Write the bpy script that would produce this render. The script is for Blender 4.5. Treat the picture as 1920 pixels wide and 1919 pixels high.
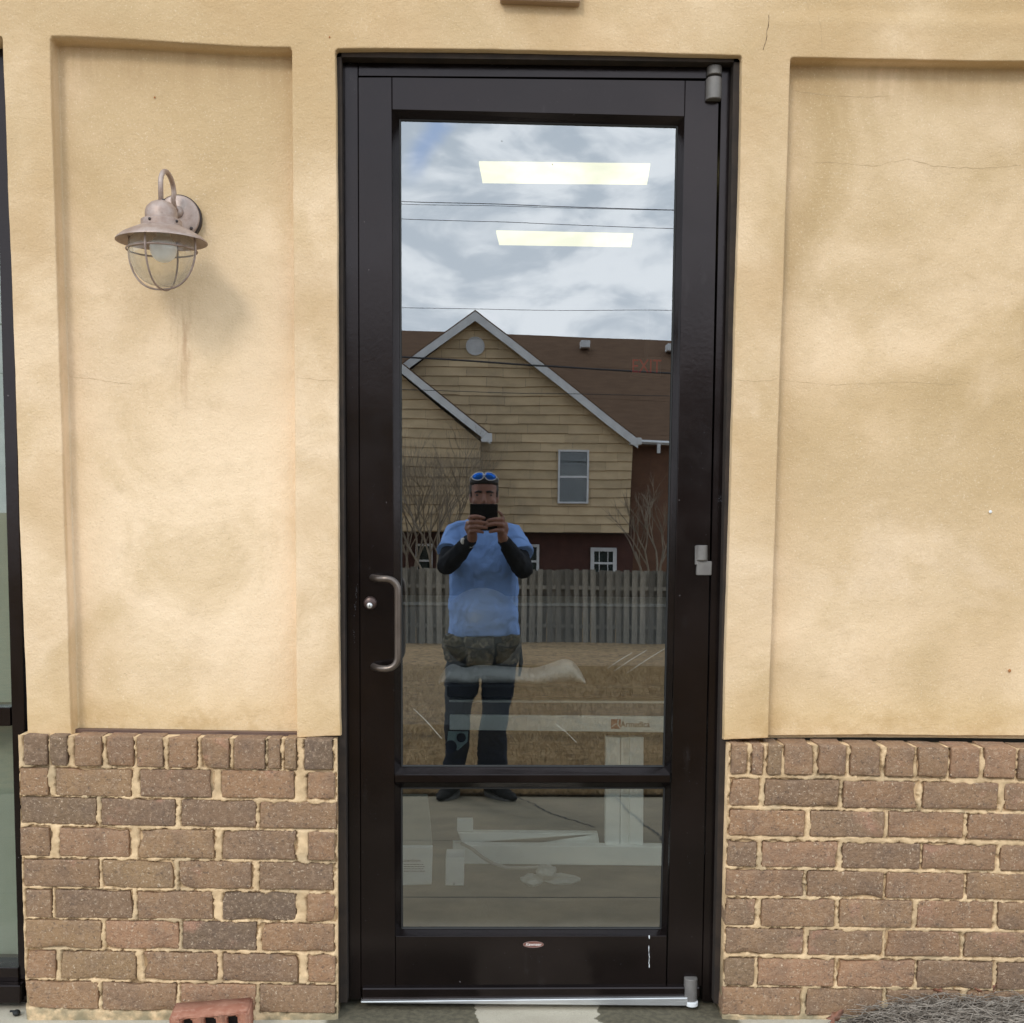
import bpy, bmesh, math, random
import numpy as np
from mathutils import Vector, Matrix, noise
random.seed(7)
S = bpy.context.scene
for o in list(bpy.data.objects):
    bpy.data.objects.remove(o)
COL = S.collection
V3 = Vector

# ------------------------------------------------------------------ camera
F, PPX, PPY = 2300.0, 960.0, 1171.6          # focal length / principal point, in px of a 1920 px wide frame
PITCH, YAW, ROLL = .0935, .0230, .0086
GY = .085                                     # outer surface of the door glass
FACE = .058                                   # outer face of the door leaf
def cam_axes():
    cp, sp, cy, sy = math.cos(PITCH), math.sin(PITCH), math.cos(YAW), math.sin(YAW)
    f = V3((sy*cp, cy*cp, -sp)); r = V3((cy, -sy, 0)); u = r.cross(f)
    cr, sr = math.cos(ROLL), math.sin(ROLL)
    return r*cr+u*sr, u*cr-r*sr, f
AX, AU, AF = cam_axes()
CAM = V3((0, -3.15, 0))
def ray(px, py):
    d = AF + AX*((px-PPX)/F) - AU*((py-PPY)/F)
    return d/d.y
CAM.z = -(ray(960, 1887)*(.06+3.15)).z        # door threshold is z = 0
CAM.x = -(ray(1005, 1000)*(.06+3.15)).x       # middle of the door is x = 0
def P(px, py, y):
    """point of the plane y = const seen at a pixel; in front of the wall as seen mirrored in the door glass"""
    d = ray(px, py)
    if y > -1.6:
        t = y-CAM.y; q = CAM+d*t
    else:
        t = 2*GY-y-CAM.y; q = CAM+d*t; q.y = y
    return q
cam = bpy.data.cameras.new('camera'); camo = bpy.data.objects.new('camera', cam); COL.objects.link(camo)
cam.sensor_fit = 'HORIZONTAL'; cam.sensor_width = 36; cam.lens = F/1920*36
cam.shift_y = (PPY-959.5)/1920; cam.clip_start = .01; cam.clip_end = 1500
M = Matrix((AX, AU, -AF)).transposed().to_4x4(); M.translation = CAM
camo.matrix_world = M
S.camera = camo

# ------------------------------------------------------------------ world, sun, exposure
SUN_EL, SUN_AZ = 34, 203                      # azimuth clockwise from +Y: the sun stands in front of the wall, to its left
S.view_settings.view_transform = 'Standard'; S.view_settings.look = 'None'
S.view_settings.exposure = 0.0; S.view_settings.gamma = 1; S.view_settings.use_curve_mapping = False
S.cycles.max_bounces = 10; S.cycles.transparent_max_bounces = 24; S.cycles.glossy_bounces = 6
S.cycles.transmission_bounces = 8
class NT:
    def __init__(s, tree): s.t = tree; s.n = tree.nodes; s.l = tree.links
    def new(s, ty, **kw):
        n = s.n.new(ty)
        for k, v in kw.items():
            if k.startswith('i_'):
                k = k[2:]; k = int(k) if k.isdigit() else k.replace('_', ' ')
                s.set(n.inputs[k], v)
            else: setattr(n, k, v)
        return n
    def set(s, sock, v):
        if isinstance(v, bpy.types.NodeSocket): s.l.new(v, sock)
        elif isinstance(v, bpy.types.Node): s.l.new(v.outputs[0], sock)
        else: sock.default_value = v
    def math(s, op, a, b=None, c=None, clamp=False):
        n = s.n.new('ShaderNodeMath'); n.operation = op; n.use_clamp = clamp
        for i, v in enumerate((a, b, c)):
            if v is not None: s.set(n.inputs[i], v)
        return n.outputs[0]
    def mix(s, f, a, b, mode='MIX'):
        n = s.n.new('ShaderNodeMix'); n.data_type = 'RGBA'; n.blend_type = mode; n.clamp_factor = True
        for i, v in ((0, f), (6, a), (7, b)):
            if isinstance(v, (tuple, list)) and len(v) == 3: v = (*v, 1)
            s.set(n.inputs[i], v)
        return n.outputs[2]
    def noise(s, vec, scale, detail=4, rough=.55, dist=0, dim='3D'):
        n = s.n.new('ShaderNodeTexNoise'); n.noise_dimensions = dim
        if vec is not None: s.l.new(vec, n.inputs['Vector'])
        n.inputs['Scale'].default_value = scale; n.inputs['Detail'].default_value = detail
        n.inputs['Roughness'].default_value = rough; n.inputs['Distortion'].default_value = dist
        return n.outputs['Fac']
    def ramp(s, f, a, b, lo=0., hi=1.):
        n = s.n.new('ShaderNodeMapRange'); n.interpolation_type = 'SMOOTHSTEP'
        for i, v in enumerate((f, a, b, lo, hi)): s.set(n.inputs[i], v)
        return n.outputs[0]
    def scale(s, vec, v):
        n = s.n.new('ShaderNodeMapping'); s.l.new(vec, n.inputs[0]); n.inputs['Scale'].default_value = v
        return n.outputs[0]
W = bpy.data.worlds.new('World'); S.world = W; W.use_nodes = True
w = NT(W.node_tree); w.n.clear()
sky = w.new('ShaderNodeTexSky', sky_type='NISHITA', sun_disc=False, sun_elevation=math.radians(SUN_EL), sun_rotation=math.radians(SUN_AZ))
tc = w.new('ShaderNodeTexCoord').outputs['Generated']
sep = w.new('ShaderNodeSeparateXYZ', i_0=tc)
den = w.math('MAXIMUM', w.math('ADD', sep.outputs[2], .13), .06)
cx = w.math('DIVIDE', sep.outputs[0], den); cy = w.math('DIVIDE', sep.outputs[1], den)
cv = w.new('ShaderNodeCombineXYZ', i_0=cx, i_1=cy, i_2=0.0).outputs[0]
cva = w.scale(tc, (1.0, 1.0, 2.1))
n1 = w.noise(cva, 9.5, 8, .55, .6); n2 = w.noise(cva, 26., 7, .5, .4); n3 = w.noise(cva, 2.6, 3, .5)
body = w.math('ADD', w.math('MULTIPLY', n1, .6), w.math('ADD', w.math('MULTIPLY', n2, .22), w.math('MULTIPLY', n3, .18)))
shade = w.ramp(body, .462, .60)
cloud = w.mix(shade, (11.2, 13.4, 15.6), (21.2, 23.0, 24.4))
hor = w.ramp(sep.outputs[2], .0, .5)
cloud = w.mix(hor, w.mix(.35, cloud, (21.5, 22.8, 24.2)), cloud)
# one rift of blue between the clouds
RD = P(806, 262, -50)-CAM; rd = V3((RD.x, -50-2*GY+CAM.y, RD.z)).normalized()
ex_ = w.math('ADD', w.math('SUBTRACT', sep.outputs[0], rd.x), w.math('MULTIPLY', w.math('SUBTRACT', n2, .5), .012)); ez_ = w.math('ADD', w.math('SUBTRACT', sep.outputs[2], rd.z), w.math('MULTIPLY', w.math('SUBTRACT', n1, .5), .02))
al_ = w.math('ABSOLUTE', w.math('ADD', w.math('MULTIPLY', ex_, .60), w.math('MULTIPLY', ez_, .80)))
ac_ = w.math('ABSOLUTE', w.math('SUBTRACT', w.math('MULTIPLY', ex_, .80), w.math('MULTIPLY', ez_, .60)))
front = w.math('LESS_THAN', sep.outputs[1], 0.)
rift = w.math('MULTIPLY', w.math('MULTIPLY', w.ramp(ac_, .0, .013, 1., 0.), w.ramp(al_, .008, .042, 1., 0.)), front)
blue = w.mix(.75, sky.outputs[0], (7.0, 11.5, 21.0))
col = w.mix(w.math('MULTIPLY', rift, .62), cloud, blue)
low = w.ramp(sep.outputs[2], -.12, .0)
col = w.mix(low, (4.0, 3.6, 3.0), col)
bg = w.new('ShaderNodeBackground', i_0=col, i_1=.105)
w.l.new(bg.outputs[0], w.new('ShaderNodeOutputWorld').inputs[0])

sun = bpy.data.lights.new('sun', 'SUN'); sun.energy = 1.2; sun.angle = math.radians(13); sun.color = (1, .94, .85)
suno = bpy.data.objects.new('sun', sun); COL.objects.link(suno)
el, az = math.radians(SUN_EL), math.radians(SUN_AZ)
sd = V3((math.sin(az)*math.cos(el), math.cos(az)*math.cos(el), math.sin(el)))
suno.rotation_euler = sd.to_track_quat('Z', 'Y').to_euler(); suno.location = sd*50

# ------------------------------------------------------------------ helpers
def obj(name, me, mat=None, parent=None, loc=None):
    if isinstance(me, bmesh.types.BMesh):
        b = me; me = bpy.data.meshes.new(name); b.to_mesh(me); b.free()
    o = bpy.data.objects.new(name, me); COL.objects.link(o)
    if mat is not None and hasattr(me, 'materials') and not me.materials:
        me.materials.append(mat)
    if parent is not None: o.parent = parent
    if loc is not None: o.location = loc
    return o
def tag(o, label, cat, group=None):
    o['label'] = label; o['category'] = cat
    if group: o['group'] = group
    return o
def thing(name, label, cat, group=None, loc=(0, 0, 0)):
    o = bpy.data.objects.new(name, None); o.empty_display_size = .05; COL.objects.link(o); o.location = loc
    return tag(o, label, cat, group)
def struct(o): o['kind'] = 'structure'; return o
def stuff(o): o['kind'] = 'stuff'; return o
def mesh(name, vs, fs, smooth=False):
    me = bpy.data.meshes.new(name); me.from_pydata([tuple(v) for v in vs], [], [tuple(int(i) for i in f) for f in fs])
    me.update()
    if smooth:
        for p in me.polygons: p.use_smooth = True
    return me
def smooth(o, ang=None):
    for p in o.data.polygons: p.use_smooth = True
    return o
def box(bm, x0, x1, y0, y1, z0, z1, bev=0, seg=1):
    t = bmesh.new()
    vs = [t.verts.new((x, y, z)) for x in (x0, x1) for y in (y0, y1) for z in (z0, z1)]
    for f in ((0, 1, 3, 2), (4, 6, 7, 5), (0, 4, 5, 1), (2, 3, 7, 6), (0, 2, 6, 4), (1, 5, 7, 3)):
        t.faces.new([vs[i] for i in f])
    if bev: bmesh.ops.bevel(t, geom=t.edges[:], offset=bev, segments=seg, affect='EDGES', profile=.6)
    merge(bm, t); return bm
def merge(bm, t):
    bmesh.ops.recalc_face_normals(t, faces=t.faces[:])
    me = bpy.data.meshes.new('t'); t.to_mesh(me); t.free(); bm.from_mesh(me); bpy.data.meshes.remove(me)
def B(*a, **k): return box(bmesh.new(), *a, **k)
def prism(poly, y0, y1, bev=0, bm=None, seg=1):
    """polygon [(x, z)...] extruded from y0 (front) to y1"""
    t = bmesh.new(); n = len(poly)
    a = [t.verts.new((x, y0, z)) for x, z in poly]; b = [t.verts.new((x, y1, z)) for x, z in poly]
    t.faces.new(a); t.faces.new(b[::-1])
    for i in range(n): t.faces.new((a[i], b[i], b[(i+1) % n], a[(i+1) % n]))
    bmesh.ops.recalc_face_normals(t, faces=t.faces[:])
    if bev: bmesh.ops.bevel(t, geom=t.edges[:], offset=bev, segments=seg, affect='EDGES', profile=.6)
    bm = bm or bmesh.new(); merge(bm, t); return bm
def pxpoly(pts, y): return [(q.x, q.z) for q in (P(a, b, y) for a, b in pts)]
def pxprism(pts, y0, y1, bev=0, bm=None): return prism(pxpoly(pts, y0), y0, y1, bev, bm)
def tube(bm, pts, rad, seg=10, caps=True, squash=None):
    """swept tube; rad a number or one per point; squash = (axis vector, factor)"""
    pts = [V3(p) for p in pts]; n = len(pts)
    rad = rad if isinstance(rad, (list, tuple)) else [rad]*n
    tan = [(pts[min(i+1, n-1)]-pts[max(i-1, 0)]).normalized() for i in range(n)]
    up = V3((0, 0, 1)) if abs(tan[0].z) < .9 else V3((0, 1, 0))
    x = tan[0].cross(up).normalized(); rings = []
    for i in range(n):
        x = (x-tan[i]*x.dot(tan[i])).normalized(); y = tan[i].cross(x)
        r = []
        for k in range(seg):
            a = 2*math.pi*k/seg; d = (x*math.cos(a)+y*math.sin(a))*rad[i]
            if squash: ax = squash[0]; d = d-ax*d.dot(ax)*(1-squash[1])
            r.append(bm.verts.new(pts[i]+d))
        rings.append(r)
    for i in range(n-1):
        for k in range(seg):
            bm.faces.new((rings[i][k], rings[i][(k+1) % seg], rings[i+1][(k+1) % seg], rings[i+1][k]))
    if caps: bm.faces.new(rings[0][::-1]); bm.faces.new(rings[-1])
    return bm
def lathe(prof, seg=32, center=(0, 0, 0), bm=None, axis='Z', close=False):
    bm = bm or bmesh.new(); c = V3(center); rings = []
    for r, h in prof:
        if r < 1e-6: rings.append([bm.verts.new(c+(V3((0, 0, h)) if axis == 'Z' else V3((0, h, 0))))]); continue
        ring = []
        for k in range(seg):
            a = 2*math.pi*k/seg
            p = V3((r*math.cos(a), r*math.sin(a), h)) if axis == 'Z' else V3((r*math.cos(a), h, r*math.sin(a)))
            ring.append(bm.verts.new(c+p))
        rings.append(ring)
    pairs = list(zip(rings, rings[1:]))+([(rings[-1], rings[0])] if close else [])
    for a, b in pairs:
        for k in range(seg):
            k2 = (k+1) % seg
            if len(a) == 1 and len(b) == 1: continue
            if len(a) == 1: bm.faces.new((a[0], b[k2], b[k]))
            elif len(b) == 1: bm.faces.new((a[k], a[k2], b[0]))
            else: bm.faces.new((a[k], a[k2], b[k2], b[k]))
    bmesh.ops.recalc_face_normals(bm, faces=bm.faces[:])
    return bm
def sphere(bm, c, r, u=20, v=14):
    t = bmesh.new(); bmesh.ops.create_uvsphere(t, u_segments=u, v_segments=v, radius=1)
    r = r if isinstance(r, (tuple, list)) else (r, r, r)
    for q in t.verts: q.co = V3((q.co.x*r[0], q.co.y*r[1], q.co.z*r[2]))+V3(c)
    merge(bm, t); return bm
def text(s, size, loc, mat, parent=None, name='lettering', rot=(math.pi/2, 0, 0), ext=.0004, bold=0, align='CENTER', sx=1, shear=0):
    c = bpy.data.curves.new(name, 'FONT'); c.body = s; c.size = size; c.align_x = align; c.align_y = 'CENTER'
    c.extrude = ext; c.offset = bold; c.shear = shear
    o = bpy.data.objects.new(name, c); COL.objects.link(o); c.materials.append(mat)
    o.location = loc; o.rotation_euler = rot; o.scale.x = sx
    bpy.context.view_layer.update()
    me = bpy.data.meshes.new_from_object(o.evaluated_get(bpy.context.evaluated_depsgraph_get())); M_ = (tuple(o.location), tuple(o.rotation_euler), tuple(o.scale))
    bpy.data.objects.remove(o); o = bpy.data.objects.new(name, me); COL.objects.link(o)
    if not me.materials: me.materials.append(mat)
    o.location, o.rotation_euler, o.scale = M_
    if parent: o.parent = parent
    return o

# ------------------------------------------------------------------ materials
def mat(name, base=(.5, .5, .5), rough=.6, metal=0, spec=.5, fn=None):
    m = bpy.data.materials.new(name); m.use_nodes = True; t = NT(m.node_tree)
    b = t.n['Principled BSDF']; b.inputs['Base Color'].default_value = (*base, 1)
    b.inputs['Roughness'].default_value = rough; b.inputs['Metallic'].default_value = metal
    b.inputs['Specular IOR Level'].default_value = spec
    if fn: fn(t, b)
    return m
def oc(t): return t.new('ShaderNodeTexCoord').outputs['Object']
def rnd(t): return t.new('ShaderNodeObjectInfo').outputs['Random']
def bump(t, b, h, dist, strength=1., normal=None):
    n = t.new('ShaderNodeBump', i_Height=h, i_Distance=dist, i_Strength=strength)
    if normal is not None: t.l.new(normal, n.inputs['Normal'])
    t.l.new(n.outputs[0], b.inputs['Normal']); return n.outputs[0]
def noisy(c1, c2, scale=8, bscale=60, bd=.001, rough=.7, c3=None, stretch=(1, 1, 1), use_rand=0.):
    def fn(t, b):
        v = t.scale(oc(t), stretch); n = t.noise(v, scale, 6)
        f = t.ramp(n, .3, .7)
        c = t.mix(f, c1, c2)
        if c3: c = t.mix(t.ramp(t.noise(v, scale*5, 5), .5, .72), c, c3)
        if use_rand:
            r = t.math('MULTIPLY_ADD', rnd(t), use_rand*2, 1-use_rand)
            c = t.mix(1., c, t.new('ShaderNodeCombineXYZ', i_0=r, i_1=r, i_2=r).outputs[0], 'MULTIPLY')
        t.set(b.inputs['Base Color'], c)
        bump(t, b, t.noise(v, bscale, 5), bd)
    return fn
LAMPX = P(303, 440, -.10); ZPT = P(320, 84, .05).z; ZPB = P(320, 1368, .05).z
def f_stucco(t, b):
    v = oc(t)
    nA = t.noise(v, 1.15, 7, .56, .5); nB = t.noise(v, 3.3, 7, .6, .8); nC = t.noise(v, 14, 6, .62)
    s = t.new('ShaderNodeSeparateXYZ', i_0=v)
    topf = t.ramp(s.outputs[2], 1.2, 2.5)               # the coat is more yellow and darker high up
    rightf = t.ramp(s.outputs[0], -.4, 1.2)
    c = t.mix(t.ramp(nA, .33, .66), (.665, .478, .292), (.85, .652, .452))
    c = t.mix(t.math('MULTIPLY', t.ramp(nB, .42, .74), .55), c, (.52, .365, .19))
    c = t.mix(t.math('MULTIPLY', t.math('MULTIPLY_ADD', rightf, .60, t.math('MULTIPLY', topf, .65)), t.ramp(t.noise(v, 1.9, 5, .5, .6), .30, .62)), c, (.46, .32, .165))
    c = t.mix(t.math('MULTIPLY', t.ramp(t.noise(v, 2.3, 5, .6, .4), .52, .70), .6), c, (.74, .56, .385))
    c = t.mix(t.math('MULTIPLY', t.ramp(nC, .50, .78), .15), c, (.34, .23, .12))
    c = t.mix(t.math('MULTIPLY', t.ramp(s.outputs[2], 1.95, 2.35), t.ramp(t.noise(v, 2.7, 5, .6, .7), .3, .6, .15, .55)), c, (.52, .375, .21))
    c = t.mix(t.math('MULTIPLY', t.ramp(s.outputs[2], .92, .78), .35), c, (.66, .46, .22))
    sp = t.noise(v, 230, 3, .75); sp2 = t.noise(v, 85, 4, .7)
    c = t.mix(t.math('MULTIPLY', t.ramp(sp, .57, .72), .32), c, (.36, .26, .15))
    c = t.mix(t.math('MULTIPLY', t.ramp(sp2, .62, .74), t.ramp(nB, .45, .65, .05, .45)), c, (.38, .265, .15))
    c = t.mix(t.math('MULTIPLY', t.ramp(sp, .42, .30), .4), c, (.86, .75, .58))
    # bands and beam have weathered browner than the sheltered panels; grime hangs below the ledges
    c = t.mix(t.math('MULTIPLY', t.ramp(s.outputs[1], .022, .010), t.ramp(t.noise(v, 3.6, 6, .62, .5), .34, .66, .05, .50)), c, (.50, .33, .17))
    gz_ = t.ramp(s.outputs[2], ZPT-.17, ZPT-.02); gn_ = t.noise(t.scale(v, (9, 1, 1.3)), 2.2, 6, .65, .3)
    c = t.mix(t.math('MULTIPLY', t.math('MULTIPLY', gz_, t.ramp(s.outputs[1], .03, .045)), t.ramp(gn_, .40, .66, .08, .45)), c, (.40, .27, .145))
    gb_ = t.math('MULTIPLY', t.ramp(s.outputs[2], ZPB+.10, ZPB+.01), t.ramp(t.noise(v, 7, 6, .65), .42, .66))
    c = t.mix(t.math('MULTIPLY', gb_, .6), c, (.47, .30, .13))
    # rust running down below the lamp
    dx = t.math('ABSOLUTE', t.math('SUBTRACT', t.math('ADD', s.outputs[0], t.math('MULTIPLY', t.math('SUBTRACT', nC, .5), .05)), LAMPX.x+.01))
    z0 = LAMPX.z-.12
    st = t.math('MULTIPLY', t.ramp(dx, .0, .045, 1., 0.), t.math('MULTIPLY', t.ramp(s.outputs[2], z0-.36, z0-.1), t.ramp(s.outputs[2], z0+.02, z0-.06)))
    st = t.math('MULTIPLY', st, t.math('MULTIPLY', t.ramp(t.noise(t.scale(v, (6, 1, .8)), 12, 5), .4, .7), .5))
    c = t.mix(st, c, (.36, .19, .10))
    t.set(b.inputs['Base Color'], c)
    h = t.math('ADD', t.math('MULTIPLY', t.noise(v, 170, 4, .65), .45), t.math('ADD', t.math('MULTIPLY', t.noise(v, 34, 5), .6), t.math('MULTIPLY', t.noise(v, 7, 4), 1.4)))
    bump(t, b, h, .0042, .9)
M_STUCCO = mat('stucco', rough=.9, spec=.2, fn=f_stucco)
def f_brick(t, b):
    v = oc(t); r = rnd(t)
    wv = t.new('ShaderNodeVectorMath', operation='ADD', i_0=v, i_1=t.new('ShaderNodeCombineXYZ', i_0=t.math('MULTIPLY', r, 37.), i_1=0., i_2=t.math('MULTIPLY', r, 11.)).outputs[0]).outputs[0]
    cr = t.new('ShaderNodeValToRGB', i_0=r); e = cr.color_ramp
    cols = [(0, (0.332, 0.196, 0.107)), (.18, (0.220, 0.137, 0.086)), (.34, (0.348, 0.196, 0.107)), (.5, (0.276, 0.171, 0.100)), (.62, (0.367, 0.204, 0.118)), (.76, (0.312, 0.196, 0.104)), (.9, (0.156, 0.104, 0.071)), (1, (0.322, 0.190, 0.104))]
    e.elements[0].position, e.elements[0].color = cols[0][0], (*cols[0][1], 1); e.elements[1].position, e.elements[1].color = 1, (*cols[-1][1], 1)
    for p, c in cols[1:-1]: el_ = e.elements.new(p); el_.color = (*c, 1)
    c = cr.outputs[0]
    c = t.mix(t.math('MULTIPLY', t.ramp(t.noise(wv, 14, 5, .6), .42, .68), .45), c, (.17, .115, .085))
    c = t.mix(t.math('MULTIPLY', t.ramp(t.noise(wv, 9, 5, .6, .5), .58, .75), .6), c, (.46, .235, .155))
    c = t.mix(t.math('MULTIPLY', t.ramp(t.noise(wv, 70, 5, .75), .48, .70), .55), c, (.46, .32, .215))
    c = t.mix(t.math('MULTIPLY', t.ramp(t.noise(wv, 150, 3, .7), .59, .71), .7), c, (.70, .55, .40))
    c = t.mix(t.math('MULTIPLY', t.ramp(t.noise(wv, 105, 4, .75), .46, .30), .75), c, (.10, .07, .055))
    t.set(b.inputs['Base Color'], c)
    h = t.math('ADD', t.noise(wv, 170, 4, .7), t.math('MULTIPLY', t.noise(wv, 60, 5, .7), 1.6))
    bump(t, b, h, .004, 1.)
M_BRICK = mat('wall brick', rough=.85, spec=.35, fn=f_brick)
def f_mortar(t, b):
    v = oc(t); n = t.noise(v, 22, 6, .6)
    c = t.mix(t.ramp(n, .3, .7), (.73, .52, .31), (.49, .34, .195))
    s = t.new('ShaderNodeSeparateXYZ', i_0=v)
    c = t.mix(t.math('MULTIPLY', t.ramp(s.outputs[2], .13, -.02), t.ramp(n, .25, .6)), c, (.26, .22, .14))
    c = t.mix(t.math('MULTIPLY', t.ramp(t.noise(v, 6, 4), .52, .66), .5), c, (.36, .28, .18))
    t.set(b.inputs['Base Color'], c); bump(t, b, t.noise(v, 240, 5, .7), .0018)
M_MORTAR = mat('mortar', rough=.95, spec=.2, fn=f_mortar)
def f_bronze(t, b):
    v = oc(t)
    c = t.mix(t.ramp(t.noise(v, 5, 5), .35, .65), (.0030, .0020, .0019), (.0060, .0040, .0038))
    c = t.mix(t.math('MULTIPLY', t.ramp(t.noise(t.scale(v, (1, 1, .25)), 16, 6, .7), .60, .74), .35), c, (.030, .028, .029))
    c = t.mix(t.ramp(t.noise(v, 75, 2, .5), .785, .80), c, (.10, .09, .09))
    t.set(b.inputs['Base Color'], c); b.inputs['Specular Tint'].default_value = (1, .86, .86, 1)
    t.set(b.inputs['Roughness'], t.ramp(t.noise(v, 9, 5), .3, .7, .14, .21))
    bump(t, b, t.noise(v, 90, 3), .00025, .5)
M_BRONZE = mat('dark bronze aluminium', rough=.42, spec=.40, fn=f_bronze)
M_GASKET = mat('black gasket', (.008, .008, .008), .6)
M_SEAL = mat('brown sealant', fn=noisy((.018, .012, .009), (.034, .022, .015), 20, 80, .001), rough=.8)
M_HANDLE = mat('bronze handle', rough=.33, metal=.75, fn=noisy((.105, .082, .07), (.165, .135, .115), 12, 90, .0002))
M_HINGE = mat('grey bronze paint', rough=.5, fn=noisy((.125, .115, .108), (.175, .162, .152), 25, 120, .0004))
M_ALU = mat('bright aluminium', rough=.48, metal=.9, fn=noisy((.50, .50, .50), (.66, .66, .66), 30, 120, .0003, stretch=(.2, 1, 1)))
M_WHITE = mat('white paint', rough=.6, fn=noisy((.66, .67, .68), (.76, .77, .78), 10, 60, .0005))
def glass_mat(name, refl, tr):
    m = bpy.data.materials.new(name); m.use_nodes = True; t = NT(m.node_tree); t.n.clear()
    g = t.new('ShaderNodeBsdfGlossy', i_Color=(1, .995, 1, 1), i_Roughness=0.)
    x = t.new('ShaderNodeBsdfTransparent', i_Color=(*tr, 1))
    # float glass is not quite flat: a very long, faint ripple
    h = t.noise(oc(t), 2.6, 1, .3)
    bp = t.new('ShaderNodeBump', i_Height=h, i_Distance=.00022, i_Strength=1.)
    t.l.new(bp.outputs[0], g.inputs['Normal'])
    fr = t.new('ShaderNodeFresnel', i_IOR=1.5)
    fac = t.math('ADD', t.math('MULTIPLY', fr, 1-refl), refl-.03, clamp=True)
    geo = t.new('ShaderNodeNewGeometry')
    fac = t.math('MULTIPLY', fac, t.math('SUBTRACT', 1., geo.outputs['Backfacing']))
    ms = t.new('ShaderNodeMixShader', i_0=fac); t.l.new(x.outputs[0], ms.inputs[1]); t.l.new(g.outputs[0], ms.inputs[2])
    t.l.new(ms.outputs[0], t.new('ShaderNodeOutputMaterial').inputs[0]); return m
M_PANE = glass_mat('tinted door glass', .315, (.77, .79, .77))
def emis(name, c, s):
    m = bpy.data.materials.new(name); m.use_nodes = True; t = NT(m.node_tree)
    b = t.n['Principled BSDF']; b.inputs['Base Color'].default_value = (*c, 1)
    b.inputs['Emission Color'].default_value = (*c, 1); b.inputs['Emission Strength'].default_value = s
    return m

# ------------------------------------------------------------------ stucco wall
def sdf_rect(x, z, r, rad):
    x0, x1, z0, z1 = r; cx, cz = (x0+x1)/2, (z0+z1)/2
    dx = np.abs(x-cx)-(x1-x0)/2+rad; dz = np.abs(z-cz)-(z1-z0)/2+rad
    return -(np.hypot(np.maximum(dx, 0), np.maximum(dz, 0))+np.minimum(np.maximum(dx, dz), 0)-rad)   # + inside
def Q(px, py, y=0.): q = P(px, py, y); return (q.x, q.z)
# actual corners (TL, TR, BR, BL) of each recess on the face of the wall
F_WIN = [Q(-620, 62), Q(4, 68), Q(52, 1372), Q(-560, 1362)]
F_PL = [Q(93, 70), Q(547, 91), Q(557, 1372), Q(133, 1366)]
F_DR = [Q(629, 93), Q(1391, 104), Q(1358, 1386), Q(638.5, 1379)]
F_PR = [Q(1482, 107), Q(2420, 124), Q(2400, 1400), Q(1440, 1392)]
def ideal(q):
    return ((q[0][0]+q[3][0])/2, (q[1][0]+q[2][0])/2, (q[2][1]+q[3][1])/2, (q[0][1]+q[1][1])/2)
feats = [(F_WIN, .115, 1), (F_PL, .05, 0), (F_DR, .085, 1), (F_PR, .05, 0)]
src, dst = [], []
for q, d, o_ in feats:
    r = ideal(q)
    for (a, b_), c in zip(((r[0], r[3]), (r[1], r[3]), (r[1], r[2]), (r[0], r[2])), q):
        src.append((a, b_)); dst.append(c)
src, dst = np.array(src), np.array(dst)
def tps_k(r2): return r2*np.log(r2+1e-12)
def tps_fit(s, d):
    n = len(s); K = tps_k(((s[:, None]-s[None])**2).sum(-1)); Pm = np.hstack([np.ones((n, 1)), s])
    A = np.zeros((n+3, n+3)); A[:n, :n] = K; A[:n, n:] = Pm; A[n:, :n] = Pm.T
    return np.linalg.solve(A, np.vstack([d, np.zeros((3, 2))]))
TW = tps_fit(src, dst)
def warp(x, z):
    p = np.stack([x.ravel(), z.ravel()], 1)
    K = tps_k(((p[:, None]-src[None])**2).sum(-1))
    o = K@TW[:-3]+np.hstack([np.ones((len(p), 1)), p])@TW[-3:]
    return o[:, 0].reshape(x.shape), o[:, 1].reshape(x.shape)
ZB = np.mean([ideal(q)[2] for q in (F_PL, F_DR, F_PR)])-.004
ZT = 2.74
offs = [-.012, -.0065, -.0045, -.0034, -.0026, -.0018, -.001, -.0003, .0005, .0013, .0022, .0032, .0045, .0065, .012]
def lines(lo, hi, step, edges):
    a = list(np.arange(lo, hi, step))+[hi]
    for e in edges: a = [k for k in a if abs(k-e) > .017]+[e+o_ for o_ in offs]+[e-o_ for o_ in (-.016,)]
    return np.array(sorted(k for k in a if lo <= k <= hi))
rects = [ideal(q) for q, _, _ in feats]
gx = lines(-2.1, 2.15, .016, [e for r in rects for e in r[:2]])
gz = lines(ZB-.012, ZT, .016, [r[3] for r in rects]+[ZB])
X, Z = np.meshgrid(gx, gz)
dep = np.zeros_like(X); inside = np.zeros_like(X)
wobn = np.array([[noise.noise(V3((x*5, 0, z*5)))*.0014+noise.noise(V3((x*23, 3, z*23)))*.0006 for x in gx] for z in gz])
def prof(s, d):
    r = .0032
    a = np.clip((s+r)/r, 0, 1); rnd_ = r*(1-np.sqrt(np.maximum(0, 1-a*a)))
    t = np.clip(s/.004, 0, 1)
    return np.where(s < 0, rnd_*(s > -r), r+(d-r)*t)
for (q, d, op), r in zip(feats, rects):
    rr = (r[0], r[1], ZB-1., r[3])
    s = sdf_rect(X, Z, rr, .008)+wobn
    dep = np.maximum(dep, prof(s, d))
    if op: inside = np.maximum(inside, s)
s = ZB-Z+wobn*1.5
dep = np.maximum(dep, prof(s+.002, .07))
und = np.array([[noise.noise(V3((x*2.2, 7, z*2.2)))*.004+noise.noise(V3((x*9, 1, z*9)))*.0011 for x in gx] for z in gz])
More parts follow.
